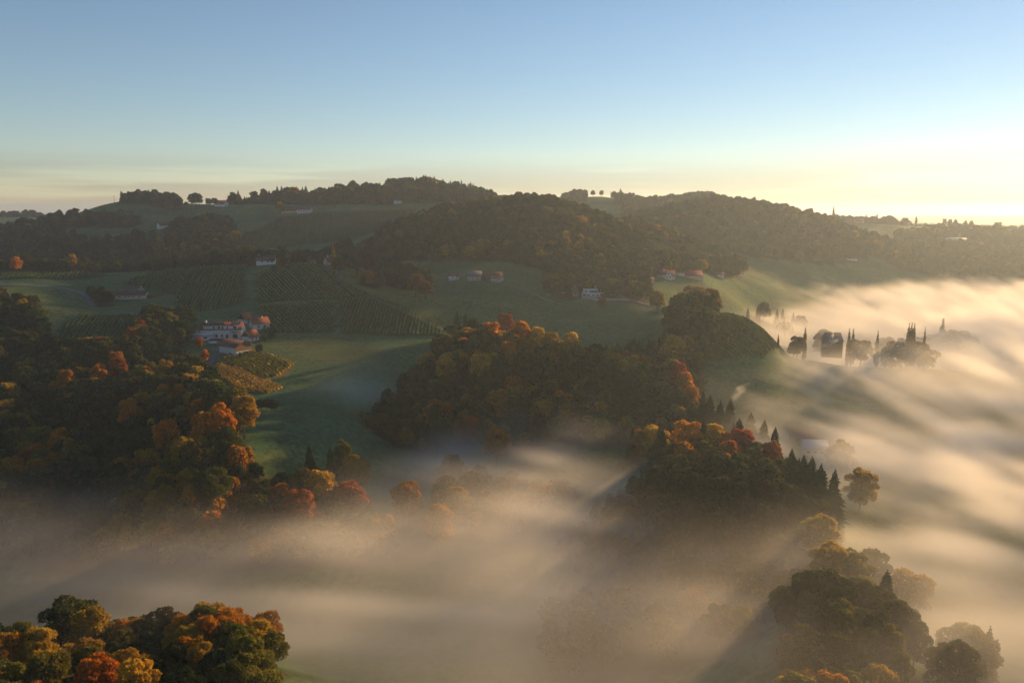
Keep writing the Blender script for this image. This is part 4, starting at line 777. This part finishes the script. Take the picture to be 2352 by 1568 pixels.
ht('b', 955, 628, 700, (.14,.075,.02), 'upper of two brown-gold trees on the edge of the meadow bowl', None, 1.1); ht('b', 978, 645, 690, (.14,.075,.02), 'lower of two brown-gold trees on the edge of the meadow bowl', None, 1.2)
ht('b', 1510, 668, 655, (.22,.17,.025), 'round yellow-green tree beside the lane bend', None, 1.0); ht('b', 1383, 682, 690, (.24,.10,.02), 'small orange tree in front of the modern white house', None, 1.1)
ht('b', 643, 463, 1140, 'golden', 'small golden tree left of the two long red-roofed houses', None); ht('b', 770, 448, 1180, 'olive green', 'pale leafy grove tree above the high vineyard', None, 1.8); ht('b', 745, 450, 1180, 'olive green', 'second pale grove tree above the high vineyard', None, 1.8)
ht('b', 972, 458, 1180, 'golden', 'yellow tree at the clearing under the ridge forest', None)
# skyline trees
for k, (u, v) in enumerate(((441,445),(450,443),(459,445))): ht('b', u, v, 1212, (.08,.065,.025), ('left','middle','right')[k] + ' tree of the round skyline trio left of the red-roofed house', None, .85)
ht('b', 427, 463, 1210, 'brown', 'tiny tree alone left of the skyline trio', None); ht('b', 480, 455, 1215, 'dark green', 'round dark tree left of the skyline house', None, 1.2); ht('b', 492, 454, 1218, 'dark green', 'round dark tree touching the skyline house', None, 1.2)
ht('b', 1362, 437, 1690, 'brown', 'left tree of the pair on the bare green hill', None, 1.1); ht('b', 1381, 437, 1700, 'brown', 'right tree of the pair on the bare green hill', None, 1.1); ht('p', 1425, 432, 1700, 'brown', 'lone broad tree on top of the bare green hill', None, 2.4)
ht('p', 1913, 472, 1690, (.06,.05,.02), 'tallest poplar above the right wooded skyline', None, 1.1); ht('p', 2013, 488, 1640, (.06,.05,.02), 'slim poplar on the right skyline beyond the wooded hill', None, 1.2); ht('p', 2103, 494, 1640, (.08,.06,.02), 'lone poplar in the middle of the right skyline', None, 1.4)
for k, u in enumerate((2168, 2180, 2193)): ht('b', u, 502 + k, 1640, (.07,.055,.02), ('first','second','third')[k] + ' of three lollipop trees left of the skyline farm', None, .62)
ht('b', 2216, 506, 1660, (.07,.055,.02), 'left small tree rising behind the skyline farm roof', None, .6); ht('b', 2230, 506, 1662, (.07,.055,.02), 'right small tree rising behind the skyline farm roof', None, .6)
ht('b', 2078, 500, 1660, (.07,.055,.02), 'bushy tree over the half-hidden skyline house', None, 1.3); ht('b', 2290, 510, 1640, (.07,.055,.02), 'dark tree left of the last skyline barns', None, 1.3); ht('b', 2125, 512, 1640, (.07,.055,.02), 'round tree left of the low skyline shed', None, 1.2)
# trees standing out of the fog at the right
fogp = [(1846,750,600,'p',1.0,'poplar left of the smoking house in the fog'),(1946,752,615,'p',.8,'left one of the paired poplars right of the smoking house'),(1955,752,615,'p',.8,'right one of the paired poplars right of the smoking house'),(2011,757,612,'p',.8,'thin poplar between the fog houses and the triple poplars'),
 (2081,740,608,'p',.8,'left of the triple poplars in the fog'),(2087,738,608,'p',.8,'middle of the triple poplars in the fog'),(2093,740,608,'p',.8,'right of the triple poplars in the fog'),(2158,728,615,'p',1.1,'tall poplar rising from the big fog-island clump'),(2118,750,612,'p',.6,'slim poplar at the left of the fog-island clump'),(1787,766,565,'p',1.0,'poplar in shade at the foot of the right vineyard')]
for u, v, y, k, sq, lb in fogp: ht(k, u, v, y, (.075,.055,.018), lb, None, sq, 'poplars in the fog')
isl = [(2130,772),(2146,764),(2168,758),(2186,762),(2200,758),(2216,770),(2228,778),(2176,772),(2150,780),(2205,776),(2112,784),(2190,786)]
for k, (u, v) in enumerate(isl): ht('b', u, v, 612 + (k % 4) * 6 - (8 if k > 6 else 0), (.070,.052,.016), ('%s tree of the fog-island clump' % ['leftmost rounded', 'left of the poplar', 'right of the poplar', 'middle pointed', 'high right', 'lower right', 'rightmost', 'central front', 'left front', 'right front', 'small outlying left', 'lowest front'][k]), None, 1.25, 'fog island clump', 6.0)
ht('b', 1888, 758, 612, (.07,.055,.02), 'brown tree against the left side of the smoking house', None, 1.0, None, 6.0); ht('b', 2032, 772, 605, (.10,.055,.02), 'reddish round tree right of the thin fog poplar', None, 1.1, None, 6.0); ht('b', 2048, 782, 603, (.09,.055,.02), 'lower round tree right of the reddish fog tree', None, 1.0, None, 6.0)
ht('b', 2068, 775, 600, (.08,.055,.02), 'bushy tree at the left foot of the triple poplars', None, .8); ht('b', 1822, 785, 585, (.09,.075,.02), 'small golden bush left of the fog poplar', None); ht('b', 1975, 780, 605, (.08,.07,.03), 'pale grey-green bush between paired and thin poplars', None, 1.3); ht('b', 1830, 772, 590, (.07,.055,.02), 'dark bush at the foot of the fog poplar', None)
ht('x', 1800, 738, 660, (.10,.08,.05), 'bare-branched pale tree in fog behind the vineyard crest', None, 1.1)
for k, (u, v, kk) in enumerate(((1740,697,'s'),(1752,694,'b'),(1783,708,'s'),(1796,707,'s'),(1820,716,'s'),(1835,724,'b'),(1716,705,'s'))): ht(kk, u, v, 740, (.06,.055,.03), ['pointed tree', 'round tree', 'small spire', 'second small spire', 'low spire', 'low round tree', 'leftmost spire'][k] + ' ghosting in the fog beyond the vineyard crest', None, 1.0)
# dark scrub in the meadow
for k, (u, v) in enumerate(((600,916),(612,915),(624,916),(631,918))): ht('b', u, v, 438, 'dark green', ['leftmost','second','third','rightmost'][k] + ' of four dark bushes in a row on the lower meadow', None, 1.35)

# ------------------------------------------------------------------ scatter the woods
res = np.array(RESERVED)
for wi, (wn_, where, poly, sp, fs, pal, (s0, s1)) in enumerate(WOODS):
    pu = np.array([p[0] for p in poly]); py_ = np.array([p[1] for p in poly]); y0, y1 = py_.min(), py_.max()
    xs_ = (pu - 1176) / FOC * py_ * 1.03; gx_, gy_ = np.meshgrid(np.arange(xs_.min() - 20, xs_.max() + 20, sp), np.arange(y0, y1, sp))
    gx_ = gx_.ravel() + rgw.uniform(-.42, .42, gx_.size) * sp; gy_ = gy_.ravel() + rgw.uniform(-.42, .42, gy_.size) * sp
    z = hz(gx_, gy_); k = inpoly(upos(gx_, gy_, z), gy_, poly); gx_, gy_, z = gx_[k], gy_[k], z[k]
    for vp in VPOLY:
        k = ~inpoly(gx_, gy_, [(q.x, q.y) for q in vp]); gx_, gy_, z = gx_[k], gy_[k], z[k]
    if len(gx_) == 0: continue
    d = np.hypot(gx_[:, None] - res[None, :, 0], gy_[:, None] - res[None, :, 1]) > res[None, :, 2]; k = d.all(1); gx_, gy_, z = gx_[k], gy_[k], z[k]
    n = len(gx_); clump = fbm(gx_ / 28, gy_ / 28, 300 + wi, 2)
    spru = (rgw.random(n) * .6 + clump * .4) < (fs * .9 + .05 if fs > .3 else fs * .72 + .02); rk = np.argsort(np.argsort(rgw.random(n) * .55 + fbm(gx_ / 38, gy_ / 38, 350 + wi, 2) * .9)) / max(n, 1)
    ordr = np.array([0, 6, 1, 2, 3, 4, 5]); cum = np.cumsum(np.array(pal)[ordr]) / sum(pal); ci = ordr[np.clip(np.searchsorted(cum, rk), 0, 6)]; sc = rgw.uniform(s0, s1, n) * np.where(rgw.random(n) < .25, .68, 1) * (.65 + .7 * clump) * np.where(spru, rgw.uniform(.7, 1.15, n), 1)
    U_t = upos(gx_, gy_, z); warm = np.zeros(n, bool)                  # beeches and maples that have turned: the knoll top, the rim of the spur
    if wn_ == 'central knoll': warm = (U_t > 1060) & (U_t < 1345) & (gy_ > 486) & (rgw.random(n) < .72)
    if wn_ == 'left spur': warm = (((U_t > 360) & (U_t < 570) & (gy_ < 470)) | (U_t > 640) | ((U_t > 120) & (U_t < 420) & (gy_ > 415) & (gy_ < 470))) & (rgw.random(n) < .38)
    ci[warm] = rgw.choice([2, 3, 4, 3, 4], warm.sum()); spru[warm] = False
    if wn_ == 'right knoll': sc *= np.clip(.42 + .58 * (upos(gx_, gy_, z) - 1300) / 330, .42, 1)
    for i in range(n): ALL.append((gx_[i], gy_[i], z[i], 1 if spru[i] else 0, sc[i], ci[i], wi))
# distant woodland beyond the modelled hills
fxx = rgw.uniform(-2600, 3600, 26000); fyy = rgw.uniform(1750, 4200, 26000); zz_ = hz(fxx, fyy)
k = (np.hypot(fxx, fyy) > 1950) & (fbm(fxx / 260, fyy / 260, 77) > .46) & (zz_ > 40) & (np.abs(fxx / fyy) < .85)
for i in np.nonzero(k)[0]: ALL.append((fxx[i], fyy[i], zz_[i], int(rgw.random() < .2), rgw.uniform(.8, 1.3), rgw.choice([0, 1, 6]), -1))
ALL = np.array(ALL)
# what of each tree can be seen: its top against the terrain and the canopy in front
gxn, gyn = np.arange(-700, 1100, 8.0), np.arange(100, 1500, 8.0); can = hz(*[q.ravel() for q in np.meshgrid(gxn, gyn)]).reshape(len(gyn), len(gxn))
ci_ = np.clip(((ALL[:, 0] + 700) / 8).round().astype(int), 0, len(gxn) - 1); cj_ = np.clip(((ALL[:, 1] - 100) / 8).round().astype(int), 0, len(gyn) - 1)
np.maximum.at(can, (cj_, ci_), np.where(ALL[:, 1] < 1490, ALL[:, 2] + 13 * ALL[:, 4], 0))
top = ALL[:, 2] + 16 * ALL[:, 4]; seen = np.ones(len(ALL), bool)
for f_ in np.linspace(.35, .975, 46):
    x_, y_, z_ = ALL[:, 0] * f_, ALL[:, 1] * f_, CAM_H + (top - CAM_H) * f_
    a_ = np.clip(((x_ + 700) / 8).round().astype(int), 0, len(gxn) - 1); b_ = np.clip(((y_ - 100) / 8).round().astype(int), 0, len(gyn) - 1)
    seen &= (can[b_, a_] < z_ + 1.0) | (np.hypot(ALL[:, 0] - x_, ALL[:, 1] - y_) < 14)
uu, vv = project(ALL[:, 0], ALL[:, 1], top); inf = (uu > -10) & (uu < 2362) & (vv > 0) & (vv < 1575) & (ALL[:, 6] >= 0)
fogtop = np.interp(ALL[:, 1], [150, 300, 400, 620, 1100], [30, 31, 36, 46, 58])
vis = seen & inf & (top > fogtop - 4)
score = np.where(vis, ALL[:, 4] / ALL[:, 1], 0)
single = np.zeros(len(ALL), bool)
for kd, lim in ((0, 300 - len([o for o in bpy.data.objects if o.name.startswith('broadleaf_tree')]) ), (1, 150)):
    idx = np.nonzero((ALL[:, 3] == kd) & (score > 0))[0]; idx = idx[np.argsort(-score[idx])][:lim]; single[idx] = True
# words for each single tree
lab = {}; order = np.nonzero(single)[0]; stat = {}
for wi in set(ALL[order, 6].astype(int)):
    q = order[ALL[order, 6] == wi]; stat[wi] = (np.quantile(uu[q], [.2, .4, .6, .8]), np.quantile(vv[q], [.25, .5, .75]))
land = np.array([[a, b] for a, b, _ in LAND])
for i in order:
    wi = int(ALL[i, 6]); qu, qv = stat[wi]; col_ = PN[int(ALL[i, 5])]
    hpos = ['far left', 'left', 'middle', 'right', 'far right'][int((uu[i] > qu).sum())]; vpos = ['top', 'upper', 'lower', 'bottom'][int((vv[i] > qv).sum())]
    size = 'tall ' if ALL[i, 4] > 1.0 else ('small ' if ALL[i, 4] < .68 else '')
    dd = np.hypot(land[:, 0] - ALL[i, 0], land[:, 1] - ALL[i, 1]); j = int(np.argmin(dd)); noun = 'spruce' if ALL[i, 3] else 'tree'; colw = 'dark' if ALL[i, 3] else col_
    if dd[j] < 16:
        ul, vl = project(land[j, 0], land[j, 1], h1(*land[j]) + 14); rel = ('left of' if uu[i] < ul - 12 else 'right of' if uu[i] > ul + 12 else 'behind' if ALL[i, 1] > land[j, 1] else 'in front of')
        lb = f'{size}{colw} {noun} {rel} {LAND[j][2]}'
    else: lb = f'{size}{colw} {noun} {where_ if (where_ := WOODS[wi][1]) else ""}, {vpos} {hpos}'
    lab[i] = lb
from collections import defaultdict
same = defaultdict(list)
for i in order: same[lab[i]].append(i)
ORD = ['first', 'second', 'third', 'fourth', 'fifth', 'sixth', 'seventh', 'eighth', 'ninth', 'tenth', 'eleventh', 'twelfth']
for lb, li_ in same.items():                           # look-alikes: told apart by their order from the left
    if len(li_) > 1:
        for k, i in enumerate(sorted(li_, key=lambda q: uu[q])): lab[i] = (('left-hand ' if k == 0 else 'right-hand ') if len(li_) == 2 else ORD[min(k, 11)] + '-from-left ') + lb
for i in order:
    x_, y_, z_, kd, sc_, cix, wi = ALL[i]; kd = int(kd); lb = lab[i]
    tree('bs'[kd], 'spruce_tree' if kd else 'broadleaf_tree', lb, 'spruce' if kd else 'tree', (x_, y_, z_ - .2), sc_ * (1.0 if kd else 1), PAL['dark green'] if kd else PAL[PN[int(cix)]], 'trees ' + WOODS[int(wi)][1], rt.uniform(.85, 1.45) if kd else rt.uniform(.88, 1.22), y_ < 470)
# everything else: one mass of broadleaf wood, one of conifers
def gn_scatter(name, label, rows, protos):
    n = len(rows); me = bpy.data.meshes.new(name); me.vertices.add(n); me.vertices.foreach_set('co', np.c_[rows[:, 0], rows[:, 1], rows[:, 2] - .3].astype(np.float32).ravel())
    def attr(nm, typ, key, arr): me.attributes.new(nm, typ, 'POINT').data.foreach_set(key, np.asarray(arr).ravel())
    attr('pick', 'INT', 'value', rgw.integers(0, len(protos), n).astype(np.int32))
    rot = np.zeros((n, 3), np.float32); rot[:, 2] = rgw.uniform(0, 6.28, n); attr('turn', 'FLOAT_VECTOR', 'vector', rot)
    s = rows[:, 4]; wdt = s * rgw.uniform(.92, 1.2, n); attr('size', 'FLOAT_VECTOR', 'vector', np.c_[wdt, wdt, s].astype(np.float32))
    tn = np.array([PAL[p] for p in PN])[rows[:, 5].astype(int)]
    if rows[0, 3] == 1: tn = np.tile(PAL['dark green'], (n, 1))
    tn = tn * rgw.uniform(.8, 1.2, (n, 1)) * rgw.uniform(.93, 1.07, (n, 3)); attr('tint', 'FLOAT_VECTOR', 'vector', tn.astype(np.float32))
    o = bpy.data.objects.new(name, me); COL.objects.link(o); o['kind'] = 'stuff'; o['label'] = label
    g = bpy.data.node_groups.new(name, 'GeometryNodeTree'); g.interface.new_socket('Geometry', in_out='INPUT', socket_type='NodeSocketGeometry'); g.interface.new_socket('Geometry', in_out='OUTPUT', socket_type='NodeSocketGeometry')
    gi, go_ = g.nodes.new('NodeGroupInput'), g.nodes.new('NodeGroupOutput'); iop = g.nodes.new('GeometryNodeInstanceOnPoints'); jn = g.nodes.new('GeometryNodeGeometryToInstance')
    for p in reversed(protos):
        ob = bpy.data.objects.new(p.name, p); oi = g.nodes.new('GeometryNodeObjectInfo'); oi.inputs['Object'].default_value = ob; oi.inputs['As Instance'].default_value = False; g.links.new(oi.outputs['Geometry'], jn.inputs[0])
    def named(nm, t_):
        q = g.nodes.new('GeometryNodeInputNamedAttribute'); q.data_type = t_; q.inputs['Name'].default_value = nm; return q.outputs['Attribute']
    g.links.new(gi.outputs[0], iop.inputs['Points']); g.links.new(jn.outputs[0], iop.inputs['Instance']); iop.inputs['Pick Instance'].default_value = True
    g.links.new(named('pick', 'INT'), iop.inputs['Instance Index']); g.links.new(named('size', 'FLOAT_VECTOR'), iop.inputs['Scale'])
    e2r = g.nodes.new('FunctionNodeEulerToRotation'); g.links.new(named('turn', 'FLOAT_VECTOR'), e2r.inputs[0]); g.links.new(e2r.outputs[0], iop.inputs['Rotation'])
    g.links.new(iop.outputs[0], go_.inputs[0]); md = o.modifiers.new('scatter', 'NODES'); md.node_group = g
    return o
rest = ALL[~single]
gn_scatter('woodland', 'mixed autumn woodland covering the hills', rest[rest[:, 3] == 0], LOB)
gn_scatter('conifer_woodland', 'dark conifers scattered through the hill forests', rest[rest[:, 3] == 1], LOS)
print('TREES', len(ALL), 'single', single.sum())
# ------------------------------------------------------------------ valley fog: a density grid worked out over the terrain
FX0, FX1, FY0, FY1, FZ0, FZ1 = -440.0, 1180.0, 60.0, 1330.0, -4.0, 76.0; DXY, DZ = 5.0, 2.5
nx, ny, nz_ = int((FX1 - FX0) / DXY) + 1, int((FY1 - FY0) / DXY) + 1, int((FZ1 - FZ0) / DZ) + 1
fxs = FX0 + DXY * np.arange(nx); fys = FY0 + DXY * np.arange(ny); fzs = FZ0 + DZ * np.arange(nz_)
X2, Y2 = np.meshgrid(fxs, fys); G2 = hz(X2.ravel(), Y2.ravel()).reshape(X2.shape)
U2 = 1176 + FOC * X2 / Y2
ztop = np.interp(Y2, [60, 150, 300, 400, 520, 620, 800, 1100, 1330], [36, 36, 35, 38, 47, 48, 53, 61, 63])
ztop = ztop + 5.0 * sstep(1500, 2100, U2) * sstep(180, 300, Y2) * (1 - sstep(330, 600, Y2))
wx, wy = X2 * .82 + Y2 * .57, -X2 * .57 + Y2 * .82            # the fog drifts in long rolls
n_a = fbm(wx / 150, wy / 62, 401, 3); n_b = fbm(wx / 46, wy / 26, 411, 3)
ztop = ztop + 5.0 * sstep(1680, 1800, U2) * sstep(470, 540, Y2) * (1 - sstep(585, 602, Y2))
ztop = ztop + 7.0 * sstep(450, 800, U2) * (1 - sstep(262, 300, Y2)) * (1 - sstep(1150, 1400, U2))
ztop = ztop + 4.0 * sstep(900, 1050, U2) * (1 - sstep(1480, 1600, U2)) * sstep(320, 345, Y2) * (1 - sstep(400, 430, Y2))
ztop = ztop + 4.0 * (1 - sstep(800, 1000, U2)) * sstep(205, 230, Y2) * (1 - sstep(290, 310, Y2))
hol = np.exp(-((U2 - 790) / 130) ** 2 - ((Y2 - 470) / 60) ** 2); ztop = ztop + 13 * hol
ztop = ztop + (n_a - .5) * 34 + (n_b - .5) * 12
isl_ = sstep(1680, 1800, U2) * sstep(500, 545, Y2) * (1 - sstep(600, 612, Y2)); ztop = np.maximum(ztop, 55 * isl_)
ztop = ztop - 4 * sstep(1280, 1400, U2) * (1 - sstep(1880, 1960, U2)) * sstep(285, 310, Y2) * (1 - sstep(390, 420, Y2))
rho = .18 + 1.25 * sstep(.34, .66, fbm(wx / 105, wy / 55, 421, 3))
rho = np.maximum(rho, 1.0 * isl_)
rho = np.maximum(rho, .95 * sstep(1640, 1850, U2) * sstep(300, 400, Y2))
rho *= 1 - .45 * sstep(1250, 1400, U2) * (1 - sstep(1880, 1980, U2)) * (1 - sstep(300, 330, Y2))
rho *= 1.0 - .35 * sstep(700, 1000, U2) * (1 - sstep(290, 340, Y2))
rho *= 1 - .4 * sstep(650, 850, U2) * (1 - sstep(1700, 1850, U2)) * (1 - sstep(215, 260, Y2))
rho *= .75 + .25 * sstep(500, 1500, U2)
rho *= 1.0 - .55 * (1 - sstep(900, 1250, U2)) * sstep(330, 420, Y2)          # thinner in the side hollow below the farm
rho *= 1 - .88 * np.exp(-((U2 - 1870) / 55) ** 2 - ((Y2 - 395) / 75) ** 2)          # a gap in the fog round the metal-roofed shed
edge = sstep(0, 60, X2 - FX0) * sstep(0, 120, FX1 - X2) * sstep(0, 40, Y2 - FY0) * sstep(0, 120, FY1 - Y2)
dens = np.empty((nz_, ny, nx), np.float32)
for k, z in enumerate(fzs):
    wob = (fbm(wx / 30 + z * .07, wy / 17 - z * .05, 431, 3) - .5) * 10
    core = sstep(-4, 24, ztop + wob - z)
    dens[k] = core * rho * edge * (.06 + 2.3 * sstep(.26, .80, fbm(wx / 26 + z * .10, wy / 15, 441, 4))) * (z > G2 - 6)
    dens[k] += (.17 * sstep(-4, 26, ztop + 18 + wob * 1.4 - z) * (1 - sstep(245, 300, Y2)) * edge * (.1 + 1.8 * n_b)).astype(np.float32)
dens[dens < .012] = 0
fm_ = bpy.data.meshes.new('valley_fog'); fm_.vertices.add(dens.size)
cc = np.zeros((dens.size, 3), np.float32); fm_.vertices.foreach_set('co', cc.ravel())
fm_.attributes.new('amount', 'FLOAT', 'POINT').data.foreach_set('value', dens.ravel())
fog = bpy.data.objects.new('valley_fog', fm_); COL.objects.link(fog); fog['kind'] = 'stuff'; fog['label'] = 'low morning fog lying in the valleys'
def vol_mat(name, col, density, aniso, attr='density'):
    m, t, o = new_mat(name); p = N(t, 'ShaderNodeVolumePrincipled'); p.inputs['Color'].default_value = (*col, 1); p.inputs['Density'].default_value = density; p.inputs['Anisotropy'].default_value = aniso
    p.inputs['Density Attribute'].default_value = attr; t.links.new(p.outputs[0], o.inputs['Volume']); return m
FOGM = vol_mat('fog', (.985, .97, .94), FOG_DENSITY, 0.27)
g = bpy.data.node_groups.new('valley_fog', 'GeometryNodeTree'); g.interface.new_socket('Geometry', in_out='INPUT', socket_type='NodeSocketGeometry'); g.interface.new_socket('Geometry', in_out='OUTPUT', socket_type='NodeSocketGeometry')
gi, go_ = g.nodes.new('NodeGroupInput'), g.nodes.new('NodeGroupOutput'); vc = g.nodes.new('GeometryNodeVolumeCube')
pos = g.nodes.new('GeometryNodeInputPosition'); sx = g.nodes.new('ShaderNodeSeparateXYZ'); g.links.new(pos.outputs[0], sx.inputs[0])
def idx(out, lo, d, n):
    q = M2(g, 'ROUND', M2(g, 'DIVIDE', M2(g, 'SUBTRACT', out, lo), d)); return M2(g, 'MINIMUM', M2(g, 'MAXIMUM', q, 0.0), float(n - 1))
lin = M2(g, 'ADD', idx(sx.outputs[0], FX0, DXY, nx), M2(g, 'MULTIPLY', M2(g, 'ADD', idx(sx.outputs[1], FY0, DXY, ny), M2(g, 'MULTIPLY', idx(sx.outputs[2], FZ0, DZ, nz_), float(ny))), float(nx)))
si = g.nodes.new('GeometryNodeSampleIndex'); si.data_type = 'FLOAT'; si.domain = 'POINT'
na = g.nodes.new('GeometryNodeInputNamedAttribute'); na.data_type = 'FLOAT'; na.inputs['Name'].default_value = 'amount'
g.links.new(gi.outputs[0], si.inputs['Geometry']); g.links.new(na.outputs['Attribute'], si.inputs['Value']); g.links.new(lin, si.inputs['Index'])
g.links.new(si.outputs[0], vc.inputs['Density']); vc.inputs['Min'].default_value = (FX0, FY0, FZ0); vc.inputs['Max'].default_value = (FX0 + DXY * (nx - 1), FY0 + DXY * (ny - 1), FZ0 + DZ * (nz_ - 1))
vc.inputs['Resolution X'].default_value = nx; vc.inputs['Resolution Y'].default_value = ny; vc.inputs['Resolution Z'].default_value = nz_
sm = g.nodes.new('GeometryNodeSetMaterial'); sm.inputs['Material'].default_value = FOGM; g.links.new(vc.outputs[0], sm.inputs[0]); g.links.new(sm.outputs[0], go_.inputs[0])
fog.modifiers.new('grid', 'NODES').node_group = g
fm_.materials.append(FOGM)

# chimney smoke: lumpy plumes drifting on the breeze
def plume(label, path, radii, density):
    rg = np.random.default_rng(len(label)); V, F, o = [], [], 0; n = 14
    pth = np.array(path, float); c = pth[0]; rings = []
    for k, (p, r) in enumerate(zip(pth, radii)):
        for j in range(n):
            a = 2 * math.pi * j / n; rr = r * (1 + .28 * math.sin(3 * a + k * 1.7) + rg.normal(0, .1)); V.append((p[0] - c[0] + rr * math.cos(a), p[1] - c[1] + rr * math.sin(a), p[2] - c[2]))
    F = [(k * n + j, k * n + (j + 1) % n, (k + 1) * n + (j + 1) % n, (k + 1) * n + j) for k in range(len(pth) - 1) for j in range(n)]
    F += [tuple(range(n - 1, -1, -1)), tuple((len(pth) - 1) * n + j for j in range(n))]
    sm_ = vol_mat('smoke', (.96, .96, .97), density, .35)
    o = mesh_obj('chimney_smoke', V, F, sm_); o.location = c; tag(o, label, 'smoke', kind='stuff')
    g = bpy.data.node_groups.new('smoke', 'GeometryNodeTree'); g.interface.new_socket('Geometry', in_out='INPUT', socket_type='NodeSocketGeometry'); g.interface.new_socket('Geometry', in_out='OUTPUT', socket_type='NodeSocketGeometry')
    gi, go_ = g.nodes.new('NodeGroupInput'), g.nodes.new('NodeGroupOutput'); mv = g.nodes.new('GeometryNodeMeshToVolume'); mv.resolution_mode = 'VOXEL_SIZE'
    mv.inputs['Density'].default_value = 1.0; mv.inputs['Voxel Size'].default_value = .35; mv.inputs['Interior Band Width'].default_value = max(radii) * .9
    st = g.nodes.new('GeometryNodeSetMaterial'); st.inputs['Material'].default_value = sm_
    g.links.new(gi.outputs[0], mv.inputs['Mesh']); g.links.new(mv.outputs[0], st.inputs[0]); g.links.new(st.outputs[0], go_.inputs[0]); o.modifiers.new('smoke', 'NODES').node_group = g
    return o
def zig(u0, v0, u1, v1, y, n=9, wig=1.2):
    out = []
    for k in range(n):
        t = k / (n - 1); u, v = u0 + (u1 - u0) * t, v0 + (v1 - v0) * t; p = Vector(((u - 1176) / FOC * (y * CP - (zat(u, v, y) - CAM_H) * SP), y, zat(u, v, y)))
        out.append((p.x + wig * math.sin(k * 1.9), p.y + wig * math.cos(k * 1.3), p.z))
    return out
plume('pale smoke column rising left of the fog sea', zig(1680, 925, 1716, 874, 415, 9), [1.4, 2.0, 2.6, 3.2, 3.4, 3.2, 2.8, 2.0, .8], .07)
plume('thin white chimney plume before the dark-roofed fog house', zig(1912, 780, 1914, 758, 612, 7, .4), [.9, 1.1, 1.2, 1.2, 1.0, .8, .3], .4)
plume('bluish smoke patch drifting at the foot of the fog house', zig(1885, 800, 1925, 776, 606, 8, 1.0), [1.5, 3, 3.6, 3.8, 4.2, 4.2, 3, 1], .10)

# ------------------------------------------------------------------ haze: one closed box of even air round the whole place
hb = box_vf(-9600, 11000, -900, 14500, float(GZ.min()) - 3, 236.0)
hm = vol_mat('haze', (.62, .78, 1.0), HAZE_DENSITY, 0.48, '')
hme = np_mesh('haze', hb[0], hb[1], [hm]); ho = bpy.data.objects.new('haze', hme); COL.objects.link(ho); ho['kind'] = 'stuff'; ho['label'] = 'thin morning haze over the hills'
